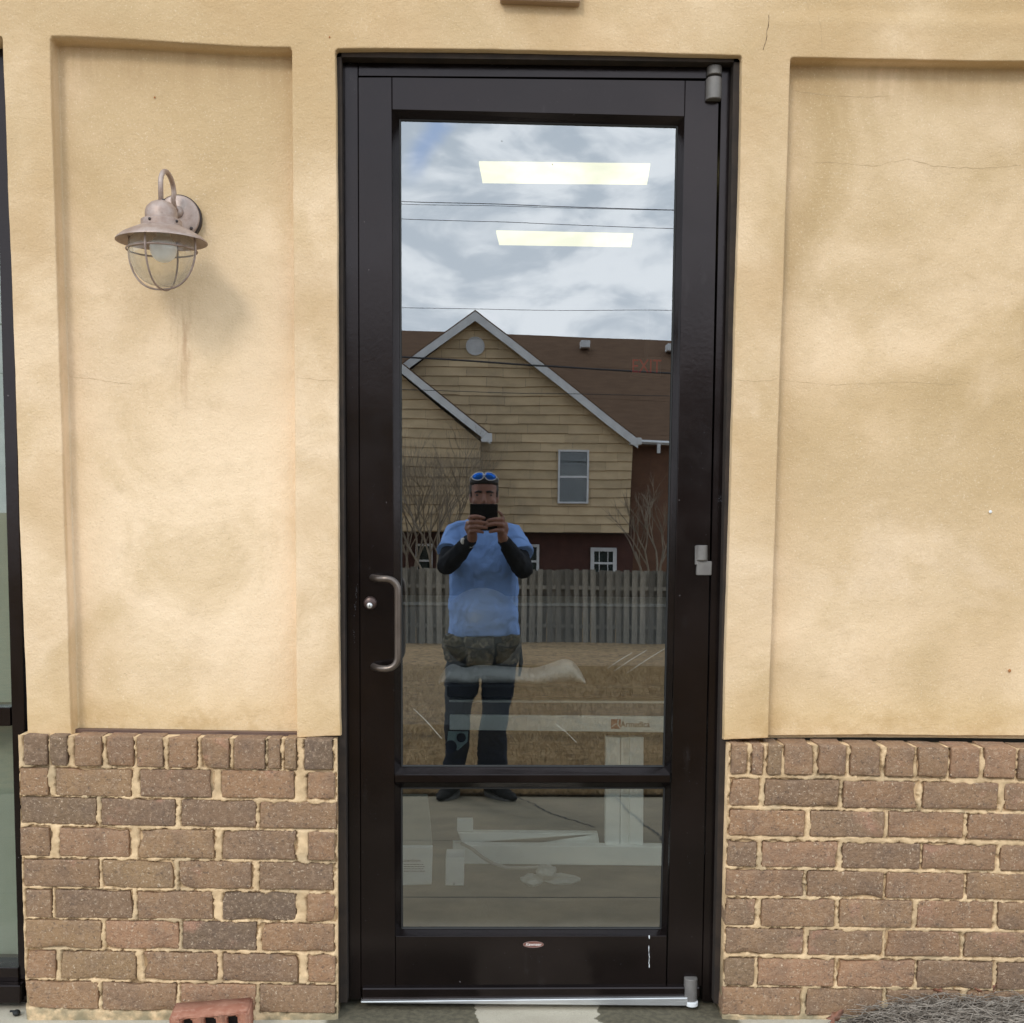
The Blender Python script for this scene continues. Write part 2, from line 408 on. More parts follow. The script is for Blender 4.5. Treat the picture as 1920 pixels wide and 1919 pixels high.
# the raised beam steps back a little along its top on the right
step = 1/(1+np.exp(-(Z-Q(1650, 26)[1]-wobn)/.0016))*np.clip((X-.5)/.15, 0, 1)*.006
Xw, Zw = warp(X, Z)
Yw = dep+und*(dep < .08)+step
nz, nx = X.shape
vs = np.stack([Xw.ravel(), Yw.ravel(), Zw.ravel()], 1)
fs = []
for j in range(nz-1):
    for i in range(nx-1):
        if min(inside[j, i], inside[j, i+1], inside[j+1, i], inside[j+1, i+1]) > .006: continue
        fs.append((j*nx+i, j*nx+i+1, (j+1)*nx+i+1, (j+1)*nx+i))
wall = thing('stucco_wall', 'tan stucco wall with raised bands round recessed panels, above the brick and round the door', 'wall')
so = obj('stucco_coat', mesh('stucco_coat', vs, fs, True), M_STUCCO, wall)
M_FLASH = mat('brown flashing', rough=.45, fn=noisy((.085, .045, .035), (.13, .075, .055), 14, 90, .0005))
for a, b_ in ((((95, 1366), (600, 1374))), ((1440, 1391), (2300, 1403))):
    p0, p1 = P(*a, .044), P(*b_, .044)
    bm = tube(bmesh.new(), [p0-V3((0, 0, .005)), p1-V3((0, 0, .005))], .006, 4)
    o = obj('flashing', prism([(p0.x, p0.z-.016), (p1.x, p1.z-.016), (p1.x, p1.z+.002), (p0.x, p0.z+.002)], .026, .056, .001), M_FLASH, wall); bm.free()
# cracks in the coat: thin dark ribbons a hair proud of the surface
M_CRACK = mat('crack', (.10, .065, .035), .95)
M_CRACK2 = mat('hairline crack', fn=noisy((.38, .27, .15), (.52, .39, .23), 30, 30, .0001), rough=.95)
def crack(pts, y, wd, m=None):
    bm = bmesh.new(); ps = [P(a, b_, y) for a, b_ in pts]; out = []
    for a, b_ in zip(ps, ps[1:]):
        n = max(2, int((b_-a).length/.006))
        for i in range(n):
            q = a.lerp(b_, i/n); d = (b_-a).normalized(); nn = V3((-d.z, 0, d.x))
            out.append((q+nn*noise.noise(q*60)*.003+nn*noise.noise(q*260)*.0012, nn, wd*(.3+1.1*abs(noise.noise(q*90)))))
    L = [bm.verts.new(q+nn*w_) for q, nn, w_ in out]; R_ = [bm.verts.new(q-nn*w_) for q, nn, w_ in out]
    for i in range(len(L)-1): bm.faces.new((L[i], R_[i], R_[i+1], L[i+1]))
    for f in bm.faces:
        if f.normal.y > 0: f.normal_flip()
    for v in bm.verts: v.co.y += 0
    o = obj('crack', bm, m or M_CRACK, wall)
    sw = o.modifiers.new('wrap', 'SHRINKWRAP'); sw.target = so; sw.wrap_method = 'PROJECT'; sw.use_project_y = True
    sw.use_positive_direction = True; sw.use_negative_direction = True; sw.offset = .0006; sw.project_limit = .05
    return o
crack([(640, 0), (645, 40), (646, 88)], 0, .0008)
crack([(1442, 28), (1438, 62), (1437, 80), (1428, 98)], 0, .0010)
crack([(1535, 28), (1540, 62), (1543, 98)], 0, .0006, M_CRACK2)
crack([(1488, 170), (1560, 178), (1620, 182), (1672, 179)], .045, .0006, M_CRACK2)
crack([(1530, 302), (1640, 311), (1700, 298), (1760, 311), (1840, 315), (1920, 309)], .045, .0006, M_CRACK2)
crack([(1462, 712), (1560, 722), (1700, 716), (1800, 722)], .045, .0005, M_CRACK2)
crack([(1376, 712), (1420, 716), (1462, 711)], 0, .0006, M_CRACK2)
crack([(556, 708), (600, 712), (633, 716)], 0, .0006, M_CRACK2)
crack([(130, 706), (190, 713), (250, 722)], .045, .0005, M_CRACK2)
crack([(1512, 0), (1520, 20)], 0, .0006, M_CRACK2)
# nail head and rust spots on the right-hand panel
for px, py, r in ((1857, 960, .0042),):
    q = P(px, py, .047); o = obj('nail_head', sphere(bmesh.new(), q, (r, .002, r)), M_WHITE, wall); smooth(o)
M_RUSTSPOT = mat('rust spot', (.36, .15, .05), .9)
for px, py, r, y in ((1893, 1258, .004, .0478), (138, 1308, .005, .046), (290, 183, .0022, .0478), (618, 70, .002, -.002), (941, 265, .0001, 0)):
    if r > .001:
        q = P(px, py, y); o = obj('rust_spot', sphere(bmesh.new(), q, (r, .0015, r*1.2), 8, 6), M_RUSTSPOT, wall)

# ------------------------------------------------------------------ brick walls
BF = -.030                                    # brick face
def make_brick(x, z, wx, wz, tilt=0, y0=BF, y1=.058, seed=0, r=.0038):
    hx, hy, hz = wx/2, (y1-y0)/2, wz/2
    def ls(h, n): return [-h, -h+r*.35, -h+r]+[(-h+r)+(2*(h-r))*k/n for k in range(1, n)]+[h-r, h-r*.35, h]
    axs = (ls(hx, max(3, int(wx/.022))), [-hy, -hy+r*.35, -hy+r, 0, hy], ls(hz, 4))
    idx = {}; vs = []; fs = []
    off = V3((seed*3.17, seed*1.3, 0)); out = .6+1.2*random.random()
    skx, skz = random.uniform(-.0016, .0016), random.uniform(-.0012, .0012)
    def vid(a, b_, c):
        k = (a, b_, c)
        if k in idx: return idx[k]
        p = V3((axs[0][a], axs[1][b_], axs[2][c]))
        inn = V3((max(-hx+r, min(hx-r, p.x)), max(-hy+r, min(hy-r, p.y)), max(-hz+r, min(hz-r, p.z))))
        d = p-inn
        if d.length > 1e-7 and p.y < hy-.001: p = inn+d.normalized()*r
        n_ = noise.noise((p+off)*28); n2_ = noise.noise((p+off)*75)
        edge = (max(abs(p.x)/hx, 0)**6+(abs(p.z)/hz)**6)
        k_ = min(1, edge)
        chip = max(0, noise.noise((p+off*2)*17)-.22)*.020*k_
        p.x -= math.copysign(chip+(n_*.0016+n2_*.0009), p.x)*min(1, (abs(p.x)/hx)**4)
        p.z -= math.copysign(chip*.7+(n_*.0014+n2_*.0008), p.z)*min(1, (abs(p.z)/hz)**4)
        p.y += (chip*.8+n2_*.0009+n_*.0009)*(p.y < 0) + p.x/hx*skx+p.z/hz*skz
        c_, s_ = math.cos(tilt), math.sin(tilt)
        p = V3((p.x*c_-p.z*s_, p.y, p.x*s_+p.z*c_))
        vs.append(p); idx[k] = len(vs)-1; return idx[k]
    NX, NY, NZ = [len(a)-1 for a in axs]
    for i in range(NX):
        for k in range(NZ):
            fs.append((vid(i, 0, k), vid(i+1, 0, k), vid(i+1, 0, k+1), vid(i, 0, k+1)))
    for j in range(NY):
        for k in range(NZ):
            fs.append((vid(0, j, k), vid(0, j, k+1), vid(0, j+1, k+1), vid(0, j+1, k)))
            fs.append((vid(NX, j, k), vid(NX, j+1, k), vid(NX, j+1, k+1), vid(NX, j, k+1)))
        for i in range(NX):
            fs.append((vid(i, j, 0), vid(i, j+1, 0), vid(i+1, j+1, 0), vid(i+1, j, 0)))
            fs.append((vid(i, j, NZ), vid(i+1, j, NZ), vid(i+1, j+1, NZ), vid(i, j+1, NZ)))
    return mesh('brick', vs, fs, True), (x, (y0+y1)/2, z)
SC = 660/1920
def brick_wall(name, label, ox, rows, xl, xr, side):
    """rows: (y top at x=0 of the zoom, y bottom, [(x0, x1)...]) in zoom coordinates of the reference; slope 0.0145"""
    root = thing(name, label, 'wall', 'low brick walls beside the door')
    br = []; n = 0
    for ri, (ya, yb, xs) in enumerate(rows):
        for a, b_ in xs:
            sl = .0145
            q = [P(ox+a*SC, 1340+(yy+sl*xx)*SC, BF) for xx, yy in ((a, ya), (b_, ya), (b_, yb), (a, yb))]
            q[0] = P(ox+a*SC, 1340+(ya+sl*a)*SC, BF); q[1] = P(ox+b_*SC, 1340+(ya+sl*b_)*SC, BF)
            q[2] = P(ox+b_*SC, 1340+(yb+sl*b_)*SC, BF); q[3] = P(ox+a*SC, 1340+(yb+sl*a)*SC, BF)
            x = sum(p.x for p in q)/4; z = sum(p.z for p in q)/4
            wx = .0018+((q[1]-q[0]).length+(q[2]-q[3]).length)/2; wz = .0008+ ((q[0]-q[3]).length+(q[1]-q[2]).length)/2
            tilt = math.atan2(q[1].z-q[0].z, q[1].x-q[0].x)+random.gauss(0, .004)
            z += random.gauss(0, .0007)
            n += 1; yo = random.uniform(-.0022, .0022)
            if ri == 0: yo -= .004
            me, loc = make_brick(x, z, wx, wz, tilt, BF+yo, .058, n+ox*.01)
            obj('brick', me, M_BRICK, root, loc); br.append((x, z, wx/2, wz/2, tilt))
    # mortar: a height field that fills the joints and smears over the edges of the bricks
    zt = max(b_[1]+b_[3] for b_ in br); X0 = min(b_[0]-b_[2] for b_ in br)+.001; X1 = max(b_[0]+b_[2] for b_ in br)-.001
    z0 = -.012; st = .0036
    xs_ = np.arange(X0, X1+st, st); zs_ = np.arange(z0, zt-.002, st)
    tops = [(b_[0], b_[1]+b_[3]) for b_ in br if b_[1]+b_[3] > zt-.03]; tk = np.polyfit([a[0] for a in tops], [a[1] for a in tops], 1)
    XX, ZZ = np.meshgrid(xs_, zs_); D = np.full(XX.shape, -9.)
    for x, z, hx, hz, tl in br:
        c_, s_ = math.cos(tl), math.sin(tl); ux = (XX-x)*c_+(ZZ-z)*s_; uz = -(XX-x)*s_+(ZZ-z)*c_
        D = np.maximum(D, np.minimum(hx-np.abs(ux), hz-np.abs(uz)))     # + inside a brick
    nA = np.array([[noise.noise(V3((x*38, 1, z*38))) for x in xs_] for z in zs_])
    nB = np.array([[noise.noise(V3((x*120, 4, z*120))) for x in xs_] for z in zs_])
    nC = np.array([[noise.noise(V3((x*11, 9, z*11))) for x in xs_] for z in zs_])
    nD = np.array([[noise.noise(V3((x*60, 12, z*60))) for x in xs_] for z in zs_])
    m = np.clip((-(D)+.0013+nA*.0062+nB*.0042+np.maximum(nC-.15, 0)*.007)/.0040, 0, 1); m = m*m*(3-2*m)
    joint = np.clip(-D/.005, 0, 1)
    lvl = BF+.0018+nD*.0022+nC*.002-.0045*np.maximum(0, nA+nC*.6)*(1-.3*joint)+nB*.0008
    ed = np.minimum(XX-X0, X1-XX)
    Y = BF+.016+(lvl-BF-.016)*m+np.clip(1-ed/.006, 0, 1)**2*.006
    nzz, nxx = XX.shape; topz = tk[0]*XX+tk[1]-.0012; ZZ = z0+(ZZ-z0)*(topz-z0)/(ZZ.max()-z0)
    vs = np.stack([XX.ravel(), Y.ravel(), ZZ.ravel()], 1)
    fs = [(j*nxx+i, j*nxx+i+1, (j+1)*nxx+i+1, (j+1)*nxx+i) for j in range(nzz-1) for i in range(nxx-1)]
    bm = bmesh.new(); bm.from_mesh(mesh('m', vs, fs, True))
    prism([(X0+.0005, z0), (X1-.0005, z0), (X1-.0005, tk[0]*X1+tk[1]-.0015), (X0+.0005, tk[0]*X0+tk[1]-.0015)], BF+.0045, .0575, 0, bm) if 0 else prism([(X0+.0005, z0), (X1-.0005, z0), (X1-.0005, tk[0]*X1+tk[1]-.0035), (X0+.0005, tk[0]*X0+tk[1]-.0035)], BF+.013, .0575, 0, bm)
    mo = obj('mortar', bm, M_MORTAR, root)
    for p in mo.data.polygons: p.use_smooth = True
    # smears of mortar along the top ledge and the jamb side, between the bricks
    return root
L_ROWS = [(110, 274, [(133, 258), (275, 366), (412, 552), (585, 725), (748, 888), (922, 1072), (1100, 1247), (1280, 1442), (1464, 1527), (1556, 1614), (1662, 1812)]),
 (288, 436, [(110, 258), (305, 714), (765, 1152), (1208, 1602), (1678, 1824)]),
 (454, 598, [(112, 522), (552, 952), (990, 1394), (1420, 1832)]),
 (617, 770, [(110, 270), (325, 707), (758, 1166), (1216, 1612), (1682, 1824)]),
 (788, 934, [(132, 537), (562, 942), (980, 1368), (1418, 1820)]),
 (953, 1103, [(143, 278), (305, 717), (750, 1156), (1216, 1612), (1678, 1826)]),
 (1118, 1267, [(143, 550), (578, 972), (996, 1396), (1428, 1820)]),
 (1287, 1435, [(143, 300), (335, 738), (785, 1182), (1218, 1622), (1680, 1828)]),
 (1455, 1603, [(138, 532), (560, 958), (988, 1392), (1418, 1826)])]
brick_wall('brick_wall', 'brown brick wall with a rowlock top course left of the door, red brick at its foot', 0, L_ROWS, 0, 0, 1)
R_ROWS = [(158, 320, [(326, 408), (438, 494), (524, 594), (615, 767), (800, 946), (977, 1137), (1170, 1317), (1342, 1502), (1520, 1672), (1708, 1872), (1890, 2040), (2068, 2220), (2250, 2400), (2430, 2580)]),
 (347, 492, [(320, 474), (510, 908), (938, 1340), (1373, 1777), (1815, 2215), (2245, 2580)]),
 (518, 655, [(316, 722), (758, 1157), (1186, 1590), (1616, 2015), (2045, 2445), (2475, 2580)]),
 (686, 824, [(306, 460), (494, 902), (933, 1352), (1370, 1767), (1795, 2195), (2225, 2580)]),
 (845, 984, [(298, 717), (740, 1152), (1172, 1592), (1614, 2012), (2040, 2440), (2470, 2580)]),
 (1000, 1145, [(293, 452), (490, 884), (918, 1307), (1343, 1752), (1783, 2180), (2210, 2580)]),
 (1166, 1300, [(296, 714), (748, 1147), (1170, 1574), (1600, 2000), (2030, 2430), (2460, 2580)]),
 (1326, 1472, [(290, 447), (473, 882), (910, 1322), (1340, 1747), (1778, 2175), (2205, 2580)]),
 (1486, 1632, [(278, 702), (737, 1147), (1175, 1582), (1610, 2005), (2035, 2435), (2465, 2580)])]
brick_wall('brick_wall', 'brown brick wall with a rowlock top course right of the door, pine straw at its foot', 1260, R_ROWS, 0, 0, -1)

# ------------------------------------------------------------------ door frame and door
df = thing('door_frame', 'dark bronze aluminium frame set in the stucco round the glass door', 'door frame')
def part(name, pts, y0, y1, m=M_BRONZE, parent=df, bev=.0012): return obj(name, pxprism(pts, y0, y1, bev), m, parent)
part('jamb', [(634, 104), (671, 106), (677, 1874), (642, 1874)], .060, .16)
part('jamb', [(1353, 118), (1381, 118), (1349, 1878), (1316, 1878)], .060, .16)
part('header', [(672, 106), (1352, 114), (1353, 148), (672, 143)], .060, .16)
part('glazing_bead', [(638.5, 104), (643, 104), (649, 1872), (644.5, 1872)], .054, .061, bev=.0006)
part('glazing_bead', [(1377, 118), (1381.5, 118), (1349.5, 1878), (1345, 1878)], .054, .061, bev=.0006)
for pts in ([(630.5, 98), (640, 98), (651, 1880), (636, 1880)], [(1376, 108), (1389, 108), (1358, 1882), (1339, 1882)], [(631, 97), (1389, 107), (1389, 117), (631, 107)]):
    part('sealant_shade_joint', pts, .022, .10, M_SEAL, bev=0)  # brown sealant brought forward over the reveal, standing in for its shadow too
part('threshold', [(676, 1878.5), (1290, 1871.5), (1290, 1887), (676, 1881.5)], .030, .16, M_ALU, bev=.002)

door = thing('entrance_door', 'narrow dark bronze glass door with two panes, a tall one over a short one', 'door')
def dpart(name, pts, y0=FACE, y1=.10, m=M_BRONZE, parent=door, bev=.0012): return part(name, pts, y0, y1, m, parent, bev)
dpart('stile', [(671.6, 145), (734.5, 145), (741.5, 1853), (677.2, 1853)])
dpart('stile', [(1285, 151), (1348.5, 152), (1316, 1850), (1251, 1850)])
dpart('top_rail', [(735, 145), (1284.5, 151), (1283.5, 219), (735.3, 206)])
dpart('middle_rail', [(740, 1453), (1257, 1453), (1256.5, 1468), (740, 1468)], .052)
dpart('bottom_rail', [(741.5, 1756), (1250.5, 1755), (1249, 1852), (742, 1853)])
dpart('sweep', [(678, 1854), (1313, 1852), (1313, 1870.5), (678, 1877.5)], .044, .10, bev=.003)
# black strips stand in for the shade in the gaps between leaf and frame
part('sealant_shade_joint', [(671.0, 143), (1353, 148.5), (1353, 152.5), (671, 145.5)], .100, .12, M_GASKET, bev=0)
part('sealant_shade_joint', [(1348, 148), (1353.5, 148), (1317, 1875), (1315, 1875)], .100, .12, M_GASKET, bev=0)
# bevelled glazing stops: outer edge on the leaf, inner edge at the glass
def stop(o0, o1, i1, i0, yo=FACE+.0006, m=M_BRONZE, yi=GY-.003):
    bm = bmesh.new()
    a = [P(*o0, yo), P(*o1, yo), P(*i1, yi), P(*i0, yi)]
    b_ = [V3((q.x, GY+.014, q.z)) for q in a]
    A = [bm.verts.new(q) for q in a]; B_ = [bm.verts.new(q) for q in b_]
    bm.faces.new(A); bm.faces.new(B_[::-1])
    for i in range(4): bm.faces.new((A[i], B_[i], B_[(i+1) % 4], A[(i+1) % 4]))
    bmesh.ops.recalc_face_normals(bm, faces=bm.faces[:])
    return obj('glazing_stop', bm, m, door)
UP = [(750, 225), (1269.5, 238), (1244.5, 1437.5), (753.5, 1437)]          # visible upper glass
UO = [(735, 206), (1284.5, 219), (1257, 1453), (740, 1453)]
stop(UO[0], UO[1], UP[1], UP[0]); stop(UO[1], UO[2], UP[2], UP[1]); stop(UO[2], UO[3], UP[3], UP[2]); stop(UO[3], UO[0], UP[0], UP[3])
LO = [(740, 1468), (1256.5, 1468), (1250.5, 1755), (741.5, 1756)]
LP = [(753, 1478), (1245.5, 1478), (1239, 1741.5), (753.5, 1741)]
stop(LO[0], LO[1], LP[1], LP[0], .0526); stop(LO[1], LO[2], LP[2], LP[1]); stop(LO[2], LO[3], LP[3], LP[2]); stop(LO[3], LO[0], LP[0], LP[3])
for nm, q in (('upper_pane', UP), ('lower_pane', LP)):
    c = [(q[0][0]-9, q[0][1]-9), (q[1][0]+9, q[1][1]-9), (q[2][0]+9, q[2][1]+8), (q[3][0]-9, q[3][1]+8)]
    obj(nm, pxprism(c, GY, GY+.006), M_PANE, door)
# gasket line round the glass
for q in (UP, LP):
    for i in range(4):
        a, b_ = P(*q[i], GY-.0032), P(*q[(i+1) % 4], GY-.0032)
        obj('gasket', tube(bmesh.new(), [a, b_], .0026, 6), M_GASKET, door)
# handle
hb = bmesh.new(); h_ = []
Y0, Y1 = FACE-.001, FACE-.060
def arc(p, q, r_, n=7): return [p.lerp(q, 0)]
top, bot = P(697, 1083, Y0), P(699, 1249, Y0)
gt, gb = P(746, 1083, Y1), P(746, 1247, Y1)
rc = .030
pts = [top, V3((top.x+.004, Y0-.02, top.z))]
pts = [V3((top.x, Y0, top.z)), V3((top.x+.006, Y0-.022, top.z)), V3((top.x+.018, Y1+.010, top.z)), V3((top.x+.032, Y1+.001, top.z))]
for k in range(7):
    a = math.pi/2*k/6; pts.append(V3((gt.x-rc+rc*math.sin(a), Y1, top.z-rc+rc*math.cos(a))))
pts.append(V3((gt.x, Y1, (top.z+bot.z)/2)))
for k in range(7):
    a = math.pi/2*k/6; pts.append(V3((gt.x-rc+rc*math.cos(a), Y1, bot.z+rc-rc*math.sin(a))))
pts += [V3((bot.x+.032, Y1+.001, bot.z)), V3((bot.x+.018, Y1+.010, bot.z)), V3((bot.x+.006, Y0-.022, bot.z)), V3((bot.x, Y0, bot.z))]
ho = smooth(obj('handle', tube(bmesh.new(), pts, .0093, 16), M_HANDLE, door))
ho.modifiers.new('s', 'SUBSURF').levels = 1; ho.modifiers['s'].render_levels = 1
# lock
q = P(694.5, 1131, FACE)
lk = smooth(obj('lock', lathe([(0, -.013), (.0135, -.013), (.0165, -.010), (.0175, 0)], 32, q, axis='Y'), mat('brown lock ring', (.075, .048, .042), .35, .5), door))
lc = obj('cylinder', lathe([(0, -.0155), (.0072, -.0155), (.0076, -.0145), (.0076, -.010)], 24, q+V3((-.001, 0, -.0055)), axis='Y'), M_ALU, lk); smooth(lc)
obj('keyhole', B(q.x-.0017, q.x-.0003, q.y-.0162, q.y-.0150, q.z-.0095, q.z-.002), M_GASKET, lk)
# pivots: leaf-side and frame-side halves
def pivot(px, y0p, y1p, wpx, yf=FACE, m=M_HINGE, parent=door, name='pivot'):
    c = P(px, (y0p+y1p)/2, yf-.018); a, b_ = P(px, y0p, yf-.018), P(px, y1p, yf-.018); r = wpx/2/(F/3.19)
    bm = lathe([(0, 0), (r-.0015, 0), (r, .0015), (r, (a.z-b_.z)-.0015), (r-.0015, a.z-b_.z), (0, a.z-b_.z)], 24, (c.x, yf-.010, b_.z))
    box(bm, c.x-r, c.x+r, yf-.009, yf+.004, b_.z+.0004, a.z-.0004, .001)
    return smooth(obj(name, bm, m, parent)) if 0 else obj(name, bm, m, parent)
pivot(1341, 123, 140, 26, .060, parent=df); pivot(1340, 145, 186, 28)
pivot(1296, 1836, 1878, 25); pivot(1297.5, 1879.5, 1887.5, 25, .050, M_WHITE, df)
a = pxpoly([(1304, 1024), (1327, 1024), (1327, 1053), (1304, 1060)], FACE-.012)
obj('pivot', prism(a, FACE-.012, FACE+.002, .0015), M_HINGE, door)
pivot(1317, 1023, 1051, 21)
c = pxpoly([(1307, 1053), (1335, 1053), (1334, 1079), (1306, 1079)], FACE-.012)
obj('pivot', prism(c, FACE-.014, .063, .0015), M_HINGE, df)
# oval maker's badge with its lettering
q = P(1000, 1771, FACE)
M_BADGE = mat('copper badge', (.20, .085, .065), .45, .3); M_BADGE2 = mat('badge rim', (.32, .22, .20), .4, .5)
bd = bmesh.new()
for k, (rx_, rz_, d_) in enumerate(((.0275, .0085, .0012),)):
    lathe([(0, -d_), (1, -d_), (1, .0008), (0, .0008)], 40, (0, 0, 0), bd, 'Y')
    for v in bd.verts: v.co = V3((v.co.x*rx_, v.co.y, v.co.z*rz_))+q
bo = obj('badge', bd, M_BADGE, door)
rg = bmesh.new(); tube(rg, [q+V3((.0275*math.cos(t_*math.pi/20), -.0014, .0085*math.sin(t_*math.pi/20))) for t_ in range(41)], .0006, 6)
obj('rim', rg, M_BADGE2, bo)
text('Kawneer', .0115, (q.x, q.y-.0018, q.z), mat('badge print', (.62, .55, .52), .5), bo, bold=.0002, shear=.2)
# paint drips and scuffs on the bottom rail and stiles
M_DRIP = mat('white paint drip', (.62, .64, .66), .5)
for pts_, r_ in (([(1216.5, 1775), (1216.5, 1786), (1217.5, 1795), (1217, 1806), (1217.5, 1815)], .0012), ([(1217, 1756), (1217.5, 1760)], .0016)):
    ps = [P(a_, b_, FACE-.0006) for a_, b_ in pts_]
    bm = bmesh.new()
    for i in range(len(ps)-1):
        for k in range(4):
            c_ = ps[i].lerp(ps[i+1], k/4); rr = r_*(.5+random.random()*.9)
            sphere(bm, c_+V3((random.uniform(-.0004, .0004), 0, 0)), (rr*.8, .0006, rr*2.2), 8, 6)
    stuff(obj('paint_drip', bm, M_DRIP, door))
M_SCUFF = mat('pale scuff', (.10, .10, .115), .7)
bm = bmesh.new()
for (px, py, n_, sx_, sy_) in ((668, 1110, 26, 3, 22), (666, 1140, 20, 3, 12), (1350, 935, 40, 6, 14), (664, 1195, 16, 2, 26), (652, 1081, 3, 1, 1), (700, 980, 12, 16, 120), (660, 400, 26, 12, 300), (1312, 700, 26, 22, 380), (1000, 178, 16, 240, 18), (1000, 125, 12, 300, 8), (690, 1600, 20, 24, 200), (1000, 1800, 20, 200, 30), (1300, 1500, 14, 20, 200)):
    for k in range(n_):
        c_ = P(px+random.gauss(0, sx_*.5), py+random.gauss(0, sy_*.5), FACE-.0003)
        sphere(bm, c_, (random.uniform(.0002, .0006), .0003, random.uniform(.0002, .0011)), 6, 4)
stuff(obj('scuff_mark', bm, M_SCUFF, door))
# specks on the glass
bm = bmesh.new()
for px, py in ((941, 265), (757, 226), (1054, 234), (1096, 236), (1247, 240), (1036, 309)):
    sphere(bm, P(px, py, GY-.0005), (.0012, .0005, .0016), 6, 4)
stuff(obj('speck', bm, M_GASKET, door))

# ------------------------------------------------------------------ storefront window at the far left
win = thing('storefront_window', 'dark framed shop window with pale green glass at the left edge', 'window')
def wpart(name, pts, y0=.075, y1=.17, m=M_BRONZE, bev=.0015): return part(name, pts, y0, y1, m, win, bev)
wpart('jamb', [(-12, 60), (14, 60), (58, 1880), (36, 1880)])
wpart('jamb', [(-640, 60), (-612, 60), (-560, 1880), (-590, 1880)])
wpart('header', [(-611, 60), (-13, 60), (-12, 96), (-611, 90)])
wpart('transom', [(-573, 1322), (19.5, 1327), (20, 1362), (-572, 1357)], .080)
wpart('sill', [(-561, 1812), (34, 1815), (36, 1880), (-560, 1876)], .066)
wpart('sill_lip', [(-561, 1846), (38, 1849), (38, 1882), (-560, 1878)], .035, .0655)
M_WPANE = glass_mat('green shop glass', .10, (.86, .90, .86))
obj('upper_pane', pxprism([(-605, 85), (-7, 92), (25, 1330), (-570, 1326)], .105, .111), M_WPANE, win)
obj('lower_pane', pxprism([(-575, 1352), (24, 1356), (40, 1820), (-565, 1816)], .105, .111), M_WPANE, win)
M_SHADE = mat('pale green shade', rough=.85, fn=noisy((.32, .305, .27), (.37, .355, .315), 3, 60, .0005))
obj('window_shade', pxprism([(-620, 80), (0, 80), (45, 1850), (-590, 1850)], .20, .205), M_SHADE, win)

# ------------------------------------------------------------------ barn lantern on the left-hand panel
def f_copper(t, b):
    v = oc(t); c = t.mix(t.ramp(t.noise(v, 22, 6, .65), .35, .68), (.30, .215, .178), (.41, .325, .285))
    c = t.mix(t.math('MULTIPLY', t.ramp(t.noise(v, 75, 5, .7), .55, .72), .6), c, (.17, .115, .09))
    c = t.mix(t.math('MULTIPLY', t.ramp(t.noise(v, 9, 4), .55, .7), .5), c, (.33, .27, .23))
    t.set(b.inputs['Base Color'], c); bump(t, b, t.noise(v, 180, 4), .0005)
M_COP = mat('weathered copper', rough=.48, metal=.35, fn=f_copper)
M_COPD = mat('dark bronze rim', (.045, .035, .035), .5, .4)
yc = -.112
C0 = P(303, 447, yc); kz = lambda py: P(303, py, yc).z
lamp = thing('wall_lantern', 'pinkish weathered copper barn lantern with a caged glass globe on the stucco', 'lamp')
pl = P(336, 410, .040)
lo = smooth(obj('backplate', lathe([(0, -.016), (.050, -.016), (.054, -.013), (.054, -.010), (0, -.010)], 40, pl, axis='Y'), M_COP, lamp))
smooth(obj('backplate_rim', lathe([(0, -.0095), (.0565, -.0095), (.0565, .010), (0, .010)], 40, pl, axis='Y'), M_COPD, lamp))
for dx, dz in ((.034, -.028), (-.034, .028)):
    smooth(obj('screw', sphere(bmesh.new(), pl+V3((dx, -.018, dz)), .0042), M_COPD, lamp))
smooth(obj('boss', sphere(bmesh.new(), pl+V3((0, -.016, .012)), (.015, .012, .015)), M_COP, lamp))
# gooseneck: up from the plate, over and down into the cap
zt, zc = kz(311), kz(380); ya, yb2 = pl.y-.014, yc
npts = [V3((pl.x, ya, pl.z+.010)), V3((pl.x-.003, ya-.030, pl.z+.012))]
for k in range(13):
    a = math.pi*k/12; ry_ = (ya-.034-yb2)/2; my = (ya-.034+yb2)/2
    zb_ = zt-.038
    npts.append(V3((pl.x+(C0.x-pl.x)*(k/12), my+ry_*math.cos(a), zb_+(.036 if 1 else 0)*math.sin(a))))
npts.append(V3((C0.x, yb2, zc-.01)))
npts[1:1] = []
npts = [V3((pl.x, ya, pl.z+.012)), V3((pl.x-.002, ya-.022, pl.z+.016)), V3((pl.x-.003, ya-.033, pl.z+.034))]+npts[2:]
smooth(obj('gooseneck', tube(bmesh.new(), npts, .0062, 14), M_COP, lamp))
r = lambda w_: w_/2/ (F/2.90)
capb = lathe([(0, kz(376)), (r(20), kz(377)), (r(38), kz(381)), (r(54), kz(389)), (r(60), kz(397)), (r(60), kz(410)), (r(72), kz(413)), (r(76), kz(414.5)), (r(76), kz(425)),
   (r(90), kz(428)), (r(120), kz(435)), (r(150), kz(443)), (r(166), kz(450)), (r(171), kz(453)), (r(171), kz(454.2)), (r(166), kz(452.6)), (r(120), kz(438)), (r(80), kz(429)), (0, kz(424))], 56, (C0.x, yc, 0))
sh = smooth(obj('shade', capb, M_COP, lamp)); sh.modifiers.new('e', 'EDGE_SPLIT').split_angle = math.radians(50)
for a in (-.5, -1.9, .9, 2.4):
    smooth(obj('screw', sphere(bmesh.new(), (C0.x+r(77)*math.cos(a), yc+r(77)*math.sin(a), kz(419)), .0036, 10, 8), M_COPD, sh))
smooth(obj('screw', sphere(bmesh.new(), (C0.x+.008, yc-.008, kz(378)), .0045, 10, 8), M_COPD, sh))
